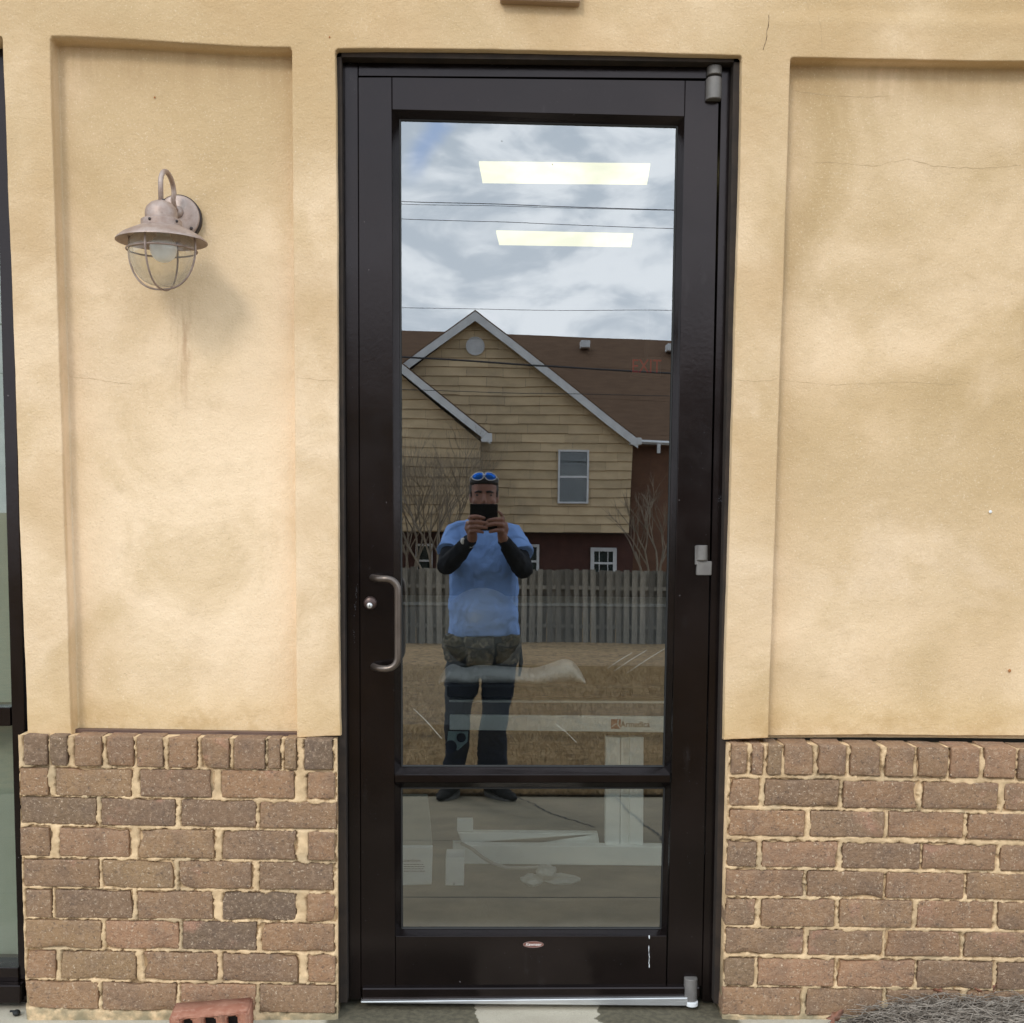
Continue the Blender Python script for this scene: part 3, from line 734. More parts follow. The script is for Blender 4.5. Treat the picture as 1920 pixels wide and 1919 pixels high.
# glass globe
M_GLOBE = bpy.data.materials.new('clear globe glass'); M_GLOBE.use_nodes = True; t = NT(M_GLOBE.node_tree); t.n.clear()
fr = t.math('MULTIPLY', t.new('ShaderNodeFresnel', i_IOR=1.45), t.math('SUBTRACT', 1., t.new('ShaderNodeNewGeometry').outputs['Backfacing'])); g = t.new('ShaderNodeBsdfGlossy', i_Roughness=.03); x_ = t.new('ShaderNodeBsdfTransparent', i_Color=(.93, .93, .90, 1))
dd = t.new('ShaderNodeBsdfDiffuse', i_Color=(.52, .50, .46, 1)); m1 = t.new('ShaderNodeMixShader', i_0=t.math('ADD', t.math('MULTIPLY', t.new('ShaderNodeLayerWeight', i_Blend=.25).outputs['Facing'], .55), t.math('MULTIPLY', t.ramp(t.noise(oc(t), 20, 5), .3, .8), .14), clamp=True)); t.l.new(x_.outputs[0], m1.inputs[1]); t.l.new(dd.outputs[0], m1.inputs[2])
ms = t.new('ShaderNodeMixShader', i_0=fr); t.l.new(m1.outputs[0], ms.inputs[1]); t.l.new(g.outputs[0], ms.inputs[2])
t.l.new(ms.outputs[0], t.new('ShaderNodeOutputMaterial').inputs[0])
zg, zbm = kz(462), kz(541); hh = zg-zbm
prof_ = [(r(60), kz(432)), (r(96), kz(440)), (r(118), kz(450)), (r(124), zg)]+[(r(126)*math.cos(a)**.82, zg-(hh-.004)*math.sin(a)) for a in [math.pi/2*k/10 for k in range(1, 10)]]+[(0, zbm+.004)]
smooth(obj('globe', lathe(prof_, 48, (C0.x, yc, 0)), M_GLOBE, lamp))
M_BULB = mat('white frosted bulb', (.88, .88, .90), .3)
smooth(obj('bulb', sphere(bmesh.new(), (C0.x+.004, yc, kz(467)), (r(51), r(51), r(51))), M_BULB, lamp))
smooth(obj('bulb_socket', lathe([(r(24), kz(430)), (r(26), kz(448)), (r(40), kz(462)), (0, kz(462))], 24, (C0.x+.004, yc, 0)), M_BULB, lamp))
# cage: ring and four ribs
M_CAGE = mat('cage wire', rough=.5, metal=.4, fn=noisy((.26, .19, .16), (.36, .28, .25), 40, 90, .0002))
tube_r = .0024
rgz = kz(470)
cg = tube(bmesh.new(), [V3((C0.x+r(131)*math.cos(a), yc+r(131)*math.sin(a), rgz)) for a in [2*math.pi*k/40 for k in range(41)]], .0021, 8)
smooth(obj('cage_ring', cg, M_CAGE, lamp))
for k in range(4):
    a0 = -math.pi/2-.20+k*math.pi/2
    rib = [V3((C0.x+r(132)*math.cos(a0), yc+r(132)*math.sin(a0), kz(440))), V3((C0.x+r(135)*math.cos(a0), yc+r(135)*math.sin(a0), kz(455)))]
    for j in range(12):
        a = math.pi/2*min(j/11, .9999)
        rib.append(V3((C0.x+r(137)*math.cos(a)**.82*math.cos(a0), yc+r(137)*math.cos(a)**.82*math.sin(a0), kz(466)-(hh-.002)*math.sin(a))))
    smooth(obj('cage_rib', tube(bmesh.new(), rib, tube_r, 8), M_CAGE, lamp))

# fixture whose lower edge just shows above the door
fx0, fx1 = P(938, -1, -.03), P(1088, 5, -.03)
ob = prism([(fx0.x, fx0.z), (fx1.x, fx1.z), (fx1.x, fx1.z+.30), (fx0.x, fx0.z+.30)], -.03, .002, .003)
tag(obj('wall_fixture', ob, mat('brown fixture paint', (.30, .20, .12), .7)), 'brown box fixed to the stucco above the door, only its lower edge showing', 'fixture')

# ------------------------------------------------------------------ ground by the wall
YF = -3.60                                    # where the man's feet stand
zF = P(885, 1496, YF).z
def walk_z(y):
    if y > -.80: return -.004*(-y)
    return -.0032+(zF+.0032)*(-(y+.80))/(-(YF+.80))
def solve_line(py):                            # world y of a ground line seen in the glass at pixel row py
    lo_, hi_ = -6., -.3
    for _ in range(60):
        m_ = (lo_+hi_)/2; d = ray(1000, py); tt = 2*GY-m_-CAM.y; z = CAM.z+d.z*tt
        if z > walk_z(m_): hi_ = m_          # ray still above the ground: go farther
        else: lo_ = m_
    return (lo_+hi_)/2
YJ1, YJ2, YG = solve_line(1683), solve_line(1577), solve_line(1494)
def f_conc(t, b):
    v = oc(t); s = t.new('ShaderNodeSeparateXYZ', i_0=v)
    c = t.mix(t.ramp(t.noise(v, 3.2, 6, .6), .35, .65), (.50, .45, .355), (.42, .37, .29))
    c = t.mix(t.math('MULTIPLY', t.ramp(t.noise(v, 130, 4, .7), .55, .75), .5), c, (.60, .55, .46))
    c = t.mix(t.math('MULTIPLY', t.ramp(t.noise(v, 260, 3, .7), .45, .3), .4), c, (.20, .17, .12))
    # mildew beside the threshold, bare in the middle and to the left
    n_ = t.math('MULTIPLY', t.math('SUBTRACT', t.noise(v, 9, 5, .6), .5), .10)
    cxm = (P(1010, 1895, 0).x, P(1010, 1895, 0).x)
    xx = t.math('ADD', s.outputs[0], n_)
    dm = t.math('ABSOLUTE', t.math('SUBTRACT', xx, cxm[0]))
    midbare = t.ramp(dm, P(1128, 1900, 0).x-cxm[0]-.003, P(1128, 1900, 0).x-cxm[0]+.003)
    reg = t.math('MULTIPLY', t.ramp(xx, P(600, 1900, -.05).x-.01, P(600, 1900, -.05).x+.02), t.ramp(xx, P(1380, 1900, -.05).x+.01, P(1380, 1900, -.05).x-.01))
    ny = t.ramp(t.math('ADD', s.outputs[1], n_), -.45, -.30)
    mil = t.math('MULTIPLY', t.math('MULTIPLY', midbare, reg), ny)
    c = t.mix(t.math('MULTIPLY', mil, .9), c, t.mix(t.ramp(t.noise(v, 60, 5), .35, .65), (.055, .047, .029), (.105, .09, .056)))
    c = t.mix(t.ramp(t.math('ADD', s.outputs[1], n_), -.62, -.42, .85, 0.), c, t.mix(t.ramp(t.noise(v, 4, 6, .65), .3, .7), (.205, .168, .103), (.14, .117, .073)))
    # control joints
    for yj, wd in ((YJ1, .010), (YJ2, .007)):
        dj = t.math('ABSOLUTE', t.math('SUBTRACT', s.outputs[1], t.math('ADD', t.math('MULTIPLY', t.math('SUBTRACT', t.noise(v, 30, 3), .5), .006), yj)))
        c = t.mix(t.ramp(dj, wd*.5, wd, 1., 0.), c, (.045, .04, .03))
    t.set(b.inputs['Base Color'], c); bump(t, b, t.noise(v, 200, 5, .7), .002)
M_CONC = mat('concrete', rough=.9, spec=.25, fn=f_conc)
ys = [.2, -.80]+list(np.linspace(-.80, YG, 12)[1:])
vs, fs = [], []
for i, y in enumerate(ys):
    for x in (-8, 14): vs.append((x, y, walk_z(y)))
for i in range(len(ys)-1): fs.append((2*i, 2*i+2, 2*i+3, 2*i+1))
sw = struct(obj('pavement', mesh('pavement', vs, fs), M_CONC))
zG = walk_z(YG)
# crack across the pavement: a real narrow dark groove line of ribbon on it
def ground_line(pts, wd, mat_):
    bm = bmesh.new(); prev = None; ps = []
    for px, py in pts:
        y = solve_line(py); d = ray(px, py); tt = 2*GY-y-CAM.y; ps.append(V3((CAM.x+d.x*tt, y, walk_z(y)+.002)))
    out = []
    for a, b_ in zip(ps, ps[1:]):
        n_ = max(2, int((b_-a).length/.02))
        for k in range(n_):
            q = a.lerp(b_, k/n_); d = (b_-a).normalized(); nn = V3((-d.y, d.x, 0))
            out.append((q+nn*noise.noise(q*14)*.02, nn, wd*(.4+abs(noise.noise(q*40)))))
    L = [bm.verts.new(q+nn*w_) for q, nn, w_ in out]; R_ = [bm.verts.new(q-nn*w_) for q, nn, w_ in out]
    for i in range(len(L)-1): bm.faces.new((L[i], R_[i], R_[i+1], L[i+1]))
    return obj('crack', bm, mat_, sw)
M_GCR = mat('dark crack', (.05, .045, .035), .95)
ground_line([(965, 1494), (1000, 1507), (1020, 1520), (1062, 1535), (1120, 1552)], .008, M_GCR)
ground_line([(1155, 1496), (1190, 1530), (1235, 1568)], .010, M_GCR)
ground_line([(1235, 1568), (1260, 1600), (1290, 1640)], .010, M_GCR)

# loose red brick at the foot of the left-hand wall
def f_red(t, b):
    v = oc(t); c = t.mix(t.ramp(t.noise(v, 18, 6, .6), .35, .65), (.30, .125, .08), (.40, .20, .135))
    c = t.mix(t.math('MULTIPLY', t.ramp(t.noise(v, 45, 5, .7), .52, .7), .5), c, (.52, .30, .22))
    t.set(b.inputs['Base Color'], c); bump(t, b, t.noise(v, 150, 5, .7), .002)
M_RED = mat('red brick', rough=.9, spec=.2, fn=f_red)
ctr = P(397, 1893, -.16)
lb = bmesh.new(); L_, D_, H_ = .196, .064, .088
# brick lying on its edge: holes face the street
hx = [(-.055, .014), (-.0, .016), (.055, .014)]
xs_ = [-L_/2]+[v for c_, w_ in hx for v in (c_-w_, c_+w_)]+[L_/2]; zs_ = [0, .014, .056, D_]
vid = {}
def gv(i, k, y): 
    key = (i, k, y)
    if key not in vid: vid[key] = lb.verts.new((xs_[i], y, zs_[k]))
    return vid[key]
for i in range(7):
    for k in range(3):
        if k == 1 and i in (1, 3, 5):
            e = [(i, k), (i+1, k), (i+1, k+1), (i, k+1)]
            for (a, b_), (c_, d_) in zip(e, e[1:]+e[:1]): lb.faces.new((gv(a, b_, 0), gv(c_, d_, 0), gv(c_, d_, H_), gv(a, b_, H_)))
        else:
            lb.faces.new((gv(i, k, 0), gv(i+1, k, 0), gv(i+1, k+1, 0), gv(i, k+1, 0)))
            lb.faces.new((gv(i, k, H_), gv(i, k+1, H_), gv(i+1, k+1, H_), gv(i+1, k, H_)))
for k in range(3):
    for i, rev in ((0, 0), (7, 1)):
        lb.faces.new((gv(i, k, 0), gv(i, k+1, 0), gv(i, k+1, H_), gv(i, k, H_)))
for i in range(7):
    for k in (0, 3): lb.faces.new((gv(i, k, 0), gv(i+1, k, 0), gv(i+1, k, H_), gv(i, k, H_)))
bmesh.ops.recalc_face_normals(lb, faces=lb.faces[:])
bmesh.ops.bevel(lb, geom=[e for e in lb.edges if e.calc_face_angle(0) > .5], offset=.004, segments=2, affect='EDGES')
bmesh.ops.subdivide_edges(lb, edges=lb.edges[:], cuts=1)
for v in lb.verts: v.co += V3((noise.noise(v.co*60), noise.noise(v.co*60+V3((5, 0, 0))), noise.noise(v.co*60+V3((0, 9, 0)))))*.0022
rb = tag(smooth(obj('loose_brick', lb, M_RED)), 'loose red brick with core holes lying on edge at the foot of the wall', 'brick')
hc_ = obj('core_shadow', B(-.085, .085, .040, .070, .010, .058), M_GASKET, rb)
rb.location = (ctr.x, -.176, walk_z(-.15)+.0); rb.rotation_euler = (math.radians(3), math.radians(-3), math.radians(4))
rb.location.z = walk_z(-.2)+.014

# pine straw and fallen leaves at the right
M_STRAW = mat('grey pine straw', rough=.8, fn=noisy((.12, .095, .072), (.33, .28, .23), 40, 60, .0002, c3=(.05, .038, .03)))
M_MULCH = mat('dark mulch', rough=.95, fn=noisy((.05, .04, .03), (.10, .08, .06), 30, 90, .004))
xa, xb = P(1560, 1919, -.06).x, P(1960, 1900, -.06).x+.5
def mound(x, y):
    e = max(0, min(1, (x-xa)/.22)); e = e*e*(3-2*e)
    return walk_z(y)+e*(.052-.02*abs(y+.16))+noise.noise(V3((x*14, y*14, 0)))*.008*e+.004*e
nx_, ny_ = 50, 20
vs = [(xa-.03+(xb-xa)*i/nx_, -.03-.45*j/ny_, 0) for j in range(ny_+1) for i in range(nx_+1)]
vs = [(x, y, mound(x, y)-.006) for x, y, _ in vs]
fs = [(j*(nx_+1)+i, (j+1)*(nx_+1)+i, (j+1)*(nx_+1)+i+1, j*(nx_+1)+i+1) for j in range(ny_) for i in range(nx_)]
stuff(struct(obj('mulch_bed', mesh('mulch_bed', vs, fs, True), M_MULCH))); bpy.data.objects['mulch_bed']['kind'] = 'structure'
bm = bmesh.new()
for k in range(3800):
    x = xa+(xb-xa)*random.random()**.9; y = -.045-.36*random.random()
    if x < xa+.12 and random.random() < .55: continue
    a = random.gauss(.2, .9); l_ = random.uniform(.04, .13); dz = random.gauss(0, .16)
    c_ = V3((x, y, mound(x, y)+random.random()**2*.022)); d = V3((math.cos(a), math.sin(a)*.8, dz)); bend = V3((0, 0, random.uniform(-.010, .014)))+V3((random.gauss(0, .006), random.gauss(0, .006), 0))
    pts = [c_-d*l_/2, c_+bend, c_+d*l_/2]
    for p_ in pts:
        p_.z = max(p_.z, walk_z(p_.y)+.001); p_.y = min(p_.y, -.036)
    tube(bm, pts, [.0010, .0012, .0006], 3, caps=False)
stuff(obj('pine_straw', bm, M_STRAW))
def f_leaf(t, b):
    v = oc(t); t.set(b.inputs['Base Color'], t.mix(t.ramp(t.noise(v, 60, 4), .35, .65), (.22, .085, .045), (.13, .06, .035)))
M_LEAF = mat('dry leaf', rough=.55, fn=f_leaf)
def leaf(px, py, y, s_, rz, label, tiltx=.5):
    bm = bmesh.new(); ring = []; n_ = 22
    c0 = bm.verts.new((0, 0, 0))
    for k in range(n_):
        a = 2*math.pi*k/n_; rr = s_*(.55+.45*abs(math.cos(a*2.5)))*(.65 if abs(math.sin(a)) > .7 else 1)
        ring.append(bm.verts.new((rr*math.cos(a), rr*math.sin(a)*.7, .35*s_*(math.cos(a)**2)+.12*s_*math.sin(a*5))))
    for k in range(n_): bm.faces.new((c0, ring[k], ring[(k+1) % n_]))
    tube(bm, [V3((s_*.8, 0, .2*s_)), V3((s_*1.4, .1*s_, .4*s_))], .0008, 5)
    o = obj('fallen_leaf', bm, M_LEAF); so_ = o.modifiers.new('s', 'SOLIDIFY'); so_.thickness = .0006
    q = P(px, py, y); o.location = (q.x, y, q.z); o.rotation_euler = (tiltx, random.uniform(-.4, .4), rz)
    return tag(smooth(o), label, 'leaf', 'dry leaves by the wall')
leaf(1564, 1908, -.10, .030, .5, 'reddish brown curled dry leaf at the left tip of the pine straw', .9)
leaf(1757, 1858, -.085, .016, 2.2, 'small round dark leaf on top of the pine straw against the bricks', 1.3)
leaf(1862, 1853, -.09, .017, 1.0, 'pale brown dry leaf near the right edge on top of the straw', 1.3)
leaf(1836, 1858, -.10, .012, 3.0, 'tiny light leaf between two others on the straw', 1.3)
# scrap of dark rubber at the far left corner
q = P(36, 1882, .02)
bm = sphere(bmesh.new(), (q.x, .0, walk_z(0)+.008), (.010, .012, .008), 10, 8); tube(bm, [(q.x-.004, 0, walk_z(0)+.012), (q.x-.016, -.004, walk_z(0)+.014)], .003, 6)
tag(obj('rubber_scrap', bm, M_GASKET), 'small black scrap on the concrete at the lower left corner of the brick', 'debris')

# ------------------------------------------------------------------ lawn, fence, street side (seen in the glass)
YFEN = -25.0; zFen = P(1000, 1206, YFEN).z
YH = -33.0
def lawn_z(x, y):
    t_ = (y-YG)/(YFEN-YG)
    z = (zG+.015)*(1-t_)+zFen*t_ if t_ <= 1 else zFen-(y-YFEN)*0
    z += noise.noise(V3((x*.35, y*.35, 0)))*.05*min(1, t_*3)+noise.noise(V3((x*1.5, y*1.5, 2)))*.012*min(1, t_*8)
    yd = solve_y_lawn
    z -= .05*math.exp(-((y-yd)/.5)**2) if t_ > 0 else 0
    return z
solve_y_lawn = -7.2
YBAND = -6.6
def f_lawn(t, b):
    v = oc(t)
    n1_ = t.noise(v, 1.1, 5, .6, .4); n2_ = t.noise(t.scale(v, (1, .6, 1)), 9, 6, .7); n3_ = t.noise(v, 45, 4, .7)
    c = t.mix(t.ramp(n1_, .35, .65), (.47, .315, .165), (.36, .24, .12))
    c = t.mix(t.math('MULTIPLY', t.ramp(n2_, .47, .62), .85), c, (.155, .10, .052))
    c = t.mix(t.math('MULTIPLY', t.ramp(n2_, .45, .3), .5), c, (.66, .50, .30))
    c = t.mix(t.math('MULTIPLY', t.ramp(n3_, .5, .7), .5), c, (.20, .15, .075))
    sy_ = t.new('ShaderNodeSeparateXYZ', i_0=v).outputs[1]
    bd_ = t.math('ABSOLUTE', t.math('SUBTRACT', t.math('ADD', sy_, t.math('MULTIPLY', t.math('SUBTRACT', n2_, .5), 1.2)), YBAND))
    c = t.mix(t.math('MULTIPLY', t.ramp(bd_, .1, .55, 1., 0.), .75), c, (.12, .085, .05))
    c = t.mix(t.math('MULTIPLY', t.ramp(sy_, YG-.16, YG-.02), .8), c, (.10, .075, .045))  # dark edge strip: shadow of the overhanging grass put into the colour
    t.set(b.inputs['Base Color'], c); bump(t, b, t.math('ADD', n3_, n2_), .05)
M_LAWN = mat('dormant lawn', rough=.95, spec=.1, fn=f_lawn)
xs_ = np.linspace(-40, 45, 120); ys_ = np.concatenate([[YG+.001], YG-np.cumsum(np.linspace(.05, .8, 60))]); ys_ = ys_[ys_ > YFEN-1]
ys_ = np.concatenate([ys_, [-30, -45, -80, -200, -600]])
vs = [(x*(1 if y > -60 else 12), y, lawn_z(x, y)) for y in ys_ for x in xs_]
n_ = len(xs_); fs = [(j*n_+i, (j+1)*n_+i, (j+1)*n_+i+1, j*n_+i+1) for j in range(len(ys_)-1) for i in range(n_-1)]
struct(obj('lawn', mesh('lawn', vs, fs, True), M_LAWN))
# ground behind the walls, far out to the horizon on the other side too
struct(obj('ground', mesh('ground', [(-700, -600, -6), (700, -600, -6), (700, 500, -6), (-700, 500, -6)], [(0, 1, 2, 3)]), M_LAWN))
# dead grass blades, thickest near the pavement
rs = np.random.RandomState(3); N = 42000
u = rs.rand(N); yy = YG-.0-(u**1.7)*(YG+16.); half = .35+(-yy+3.3)*.14
xx = (rs.rand(N)*2-1)*half+.05*(-yy)*.25
vs = np.zeros((N*3, 3)); fs = np.arange(N*3).reshape(N, 3)
for i in range(N):
    x, y = xx[i], yy[i]; z = lawn_z(x, y); a = rs.rand()*6.28; sc_ = 1+(-y-3.5)*.09; h_2 = (.018+rs.rand()*.045)*min(sc_, 2.); wd = .0022*sc_
    lean = rs.randn(2)*.6*h_2*1.4
    vs[3*i] = (x-wd*math.cos(a), y-wd*math.sin(a), z-.004); vs[3*i+1] = (x+wd*math.cos(a), y+wd*math.sin(a), z-.004); vs[3*i+2] = (x+lean[0], y+lean[1], z+h_2)
me = bpy.data.meshes.new('grass'); me.vertices.add(N*3); me.vertices.foreach_set('co', vs.ravel()); me.loops.add(N*3); me.loops.foreach_set('vertex_index', fs.ravel())
me.polygons.add(N); me.polygons.foreach_set('loop_start', np.arange(0, N*3, 3)); me.polygons.foreach_set('loop_total', np.full(N, 3)); me.update(); me.validate()
M_GRASS = mat('dry grass', rough=.9, spec=.15, fn=noisy((.26, .17, .08), (.46, .33, .18), 6, 50, .0001, c3=(.15, .12, .05)))
stuff(obj('grass', me, M_GRASS))
# pale sticks lying about on the lawn
M_STICK = mat('pale stick', (.62, .56, .44), .7)
def lawn_pt(px, py, up=.03):
    lo_, hi_ = -24.5, YG
    for _ in range(50):
        m_ = (lo_+hi_)/2; d = ray(px, py); tt = 2*GY-m_-CAM.y
        if CAM.z+d.z*tt > lawn_z(CAM.x+d.x*tt, m_): hi_ = m_
        else: lo_ = m_
    d = ray(px, py); tt = 2*GY-lo_-CAM.y; x = CAM.x+d.x*tt; return V3((x, lo_, lawn_z(x, lo_)+up))
for lab, a, b_ in (('longest pale stick on the brown lawn, by the right edge of the glass', (1176, 1266), (1247, 1219)), ('middle of three parallel pale sticks on the brown lawn', (1151, 1262), (1212, 1222)),
     ('faintest and highest of three parallel pale sticks on the lawn', (1138, 1257), (1184, 1227)), ('pale stick on the lawn left of the man\'s leg', (775, 1335), (829, 1393)),
     ('pale stick on the lawn right of the man\'s legs', (1042, 1365), (1080, 1400))):
    p0, p1 = lawn_pt(*a), lawn_pt(*b_); tag(obj('stick', tube(bmesh.new(), [p0, p0.lerp(p1, .5)+V3((0, 0, .01)), p1], .0017*abs(p0.y)/4, 6), M_STICK), lab, 'stick', 'pale sticks on the lawn')

# wooden fence, board on board
M_FBOARD = mat('weathered fence board', rough=.9, fn=noisy((.15, .135, .11), (.235, .21, .17), 3, 12, .004, c3=(.08, .07, .055), stretch=(6, 6, .6), use_rand=.42))
fen = thing('wooden_fence', 'weathered grey wooden fence of alternating boards across the brown lawn', 'fence', loc=(0, 0, 0))
xl, xr = P(640, 1100, YFEN).x, P(1400, 1100, YFEN).x; x = xl; k = 0
while x < xr:
    z0_ = zFen-.02+noise.noise(V3((x*.3, 0, 0)))*.06; zt_ = P(1000, 1068, YFEN).z+random.gauss(0, .012)
    front = k % 2 == 0; wd = random.uniform(.112, .13) if front else random.uniform(.10, .12)
    yy_ = YFEN+.05 if front else YFEN-.06
    zt2 = zt_-(.0 if front else .02)
    o = obj('board', B(-wd/2, wd/2, -.009, .009, z0_, zt2, .002), M_FBOARD, fen, (x, yy_, 0)); o.rotation_euler = (random.gauss(0, .003), random.gauss(0, .006), random.gauss(0, .02))
    x += random.uniform(.088, .112); k += 1
for zz in (.35, 1.25):
    obj('rail', B(xl, xr, YFEN-.034, YFEN+.034, zFen+zz, zFen+zz+.085), M_FBOARD, fen)

# ------------------------------------------------------------------ the house across the lawn
house = thing('house', 'two-storey house with tan shingle gables, brown roof and dark brick ground floor', 'house')
def f_shing(t, b):
    v = oc(t); n_ = t.noise(t.scale(v, (1, 1, 2.)), 1.6, 6, .6); c = t.mix(t.ramp(n_, .35, .65), (.53, .405, .25), (.44, .335, .205))
    rr = t.math('MULTIPLY_ADD', rnd(t), .22, .89)
    c = t.mix(1., c, t.new('ShaderNodeCombineXYZ', i_0=rr, i_1=rr, i_2=rr).outputs[0], 'MULTIPLY')
    n2_ = t.noise(v, .8, 6, .65)
    c = t.mix(t.math('MULTIPLY', t.ramp(n2_, .52, .75), .6), c, (.28, .225, .16))
    t.set(b.inputs['Base Color'], c); bump(t, b, t.noise(t.scale(v, (8, 8, 1)), 6, 4), .01)
M_SHING = mat('tan shingle siding', rough=.9, fn=f_shing)
M_TRIM = mat('grey-white trim', rough=.7, fn=noisy((.52, .53, .54), (.62, .63, .64), 3, 20, .001))
M_ROOF = mat('brown roof shingles', rough=.95, spec=.15, fn=noisy((.12, .072, .045), (.155, .095, .06), 2.2, 30, .01, c3=(.12, .07, .045), stretch=(1, 3, 3)))
M_DBRICK = mat('dark red house brick', rough=.95, fn=noisy((.058, .023, .018), (.085, .034, .025), 4, 12, .01, c3=(.09, .045, .035)))
M_RBRICK = mat('rust brown house wall', rough=.95, fn=noisy((.17, .085, .05), (.13, .065, .04), 3, 12, .01))
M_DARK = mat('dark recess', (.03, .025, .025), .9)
def hp(px, py, y=YH): q = P(px, py, y); return V3((q.x, q.y, q.z))
def clip_row(poly, z0, z1):
    def cl(pl_, keep):
        out = []
        for i in range(len(pl_)):
            a, b_ = pl_[i], pl_[(i+1) % len(pl_)]; ka, kb = keep(a), keep(b_)
            if ka >= 0: out.append(a)
            if (ka >= 0) != (kb >= 0): t_ = ka/(ka-kb); out.append((a[0]+(b_[0]-a[0])*t_, a[1]+(b_[1]-a[1])*t_))
        return out
    p_ = cl(poly, lambda a: a[1]-z0)
    return cl(p_, lambda a: z1-a[1]) if p_ else []
def clipx(poly, x0, x1):
    def cl(pl_, keep):
        out = []
        for i in range(len(pl_)):
            a, b_ = pl_[i], pl_[(i+1) % len(pl_)]; ka, kb = keep(a), keep(b_)
            if ka >= 0: out.append(a)
            if (ka >= 0) != (kb >= 0): t_ = ka/(ka-kb); out.append((a[0]+(b_[0]-a[0])*t_, a[1]+(b_[1]-a[1])*t_))
        return out
    p_ = cl(poly, lambda a: a[0]-x0); return cl(p_, lambda a: x1-a[0]) if p_ else []
def siding(poly, y, cut=None):
    z0_ = min(p_[1] for p_ in poly); z1_ = max(p_[1] for p_ in poly); hgt = 16.8/(F/(2*GY-YH-CAM.y)); z = z0_
    x0_ = min(p_[0] for p_ in poly); x1_ = max(p_[0] for p_ in poly)
    while z < z1_:
        row = clip_row(poly, z, min(z+hgt, z1_))
        if len(row) >= 3:
            a = x0_-random.random()*.9
            while a < x1_:
                wd = random.uniform(.75, 1.3); pc = clipx(row, a+.003, a+wd-.003); a += wd
                if len(pc) < 3: continue
                if cut and min(p_[0] for p_ in pc) > cut[0]-.02 and max(p_[0] for p_ in pc) < cut[1]+.02 and cut[2] < z and z+hgt < cut[3]: continue
                if max(p_[0] for p_ in pc)-min(p_[0] for p_ in pc) < .03: continue
                # lower edge stands proud so that each course throws its own shadow line
                t_ = bmesh.new(); zm, zM = min(p_[1] for p_ in pc), max(p_[1] for p_ in pc)
                A = [t_.verts.new((px, y+.040-.040*(p2-z)/hgt*1.0, p2)) for px, p2 in pc]; B_ = [t_.verts.new((px, y-.02, p2)) for px, p2 in pc]
                for v in A:
                    if abs(v.co.z-z) < .002: v.co.z += random.uniform(-.004, .022)
                t_.faces.new(A); t_.faces.new(B_[::-1]); m_ = len(A)
                for i in range(m_): t_.faces.new((A[i], B_[i], B_[(i+1) % m_], A[(i+1) % m_]))
                bmesh.ops.recalc_face_normals(t_, faces=t_.faces[:])
                obj('shingle_panel', t_, M_SHING, house)
        z += hgt
def hpoly(pts, y=YH): return [(hp(a, b_, y).x, hp(a, b_, y).z) for a, b_ in pts]
main_poly = hpoly([(892, 600), (1186, 834), (1180, 1001), (600, 1001), (600, 832)])
main_poly[3] = (main_poly[3][0], main_poly[2][1]); 
siding(main_poly, YH)
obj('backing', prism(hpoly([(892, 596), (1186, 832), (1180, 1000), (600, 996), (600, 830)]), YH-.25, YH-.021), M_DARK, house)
YL = YH+1.1                                   # the lower left gable stands nearer
left_poly = hpoly([(735, 690), (900, 828), (896, 995), (430, 995), (430, 940)], YL)
siding(left_poly, YL)
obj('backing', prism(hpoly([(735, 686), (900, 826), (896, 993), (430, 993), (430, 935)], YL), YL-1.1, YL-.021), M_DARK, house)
def rake(a, b_, y, wpx, over=.35):
    """sloping white board with its strip of roof behind"""
    p0, p1 = hp(*a, y+over), hp(*b_, y+over); w_ = wpx/(F/(2*GY-y-CAM.y)); d = (p1-p0).normalized(); n_ = V3((-d.z, 0, d.x)); n_ = n_ if n_.z > 0 else -n_
    pl_ = [p0, p1, p1-V3((0, 0, w_)), p0-V3((0, 0, w_))]
    obj('rake_board', prism([(q.x, q.z) for q in pl_], y+over, y+over-.05), M_TRIM, house)
    pl2 = [p0+V3((0, 0, .05)), p1+V3((0, 0, .05)), p1-V3((0, 0, .09)), p0-V3((0, 0, .09))]
    obj('gable_roof', prism([(q.x, q.z) for q in pl2], y+over-.05, y-8.), M_ROOF, house)
rake((892, 584), (1196, 823), YH, 17); rake((892, 584), (560, 826), YH, 17)
rake((700, 640), (918, 815), YL, 17)
e = hp(908, 812, YL+.35); e2 = hp(921, 828, YL+.35)
obj('eave_return', B(e.x-.10, e2.x, YL-.4, YL+.36, e2.z, e.z), M_TRIM, house)
e = hp(1186, 820, YH+.35); e2 = hp(1202, 833, YH+.35)
obj('eave_return', B(e.x-.06, e2.x, YH-.4, YH+.36, e2.z, e.z), M_TRIM, house)
# louvred round vent
q = hp(892, 651); rv = 17/(F/(2*GY-YH-CAM.y))
vt = obj('round_vent', lathe([(0, .02), (rv*.9, .02), (rv*.92, .06), (rv, .06), (rv, -.02), (0, -.02)], 32, (q.x, YH+.03, q.z), axis='Y'), M_TRIM, house)
for k in range(7):
    zz = -rv*.8+rv*1.6*k/6; hw_ = math.sqrt(max(0, (rv*.86)**2-zz*zz)); obj('slat', B(q.x-hw_, q.x+hw_, YH+.05, YH+.075, q.z+zz-.012, q.z+zz+.012), M_TRIM, vt)
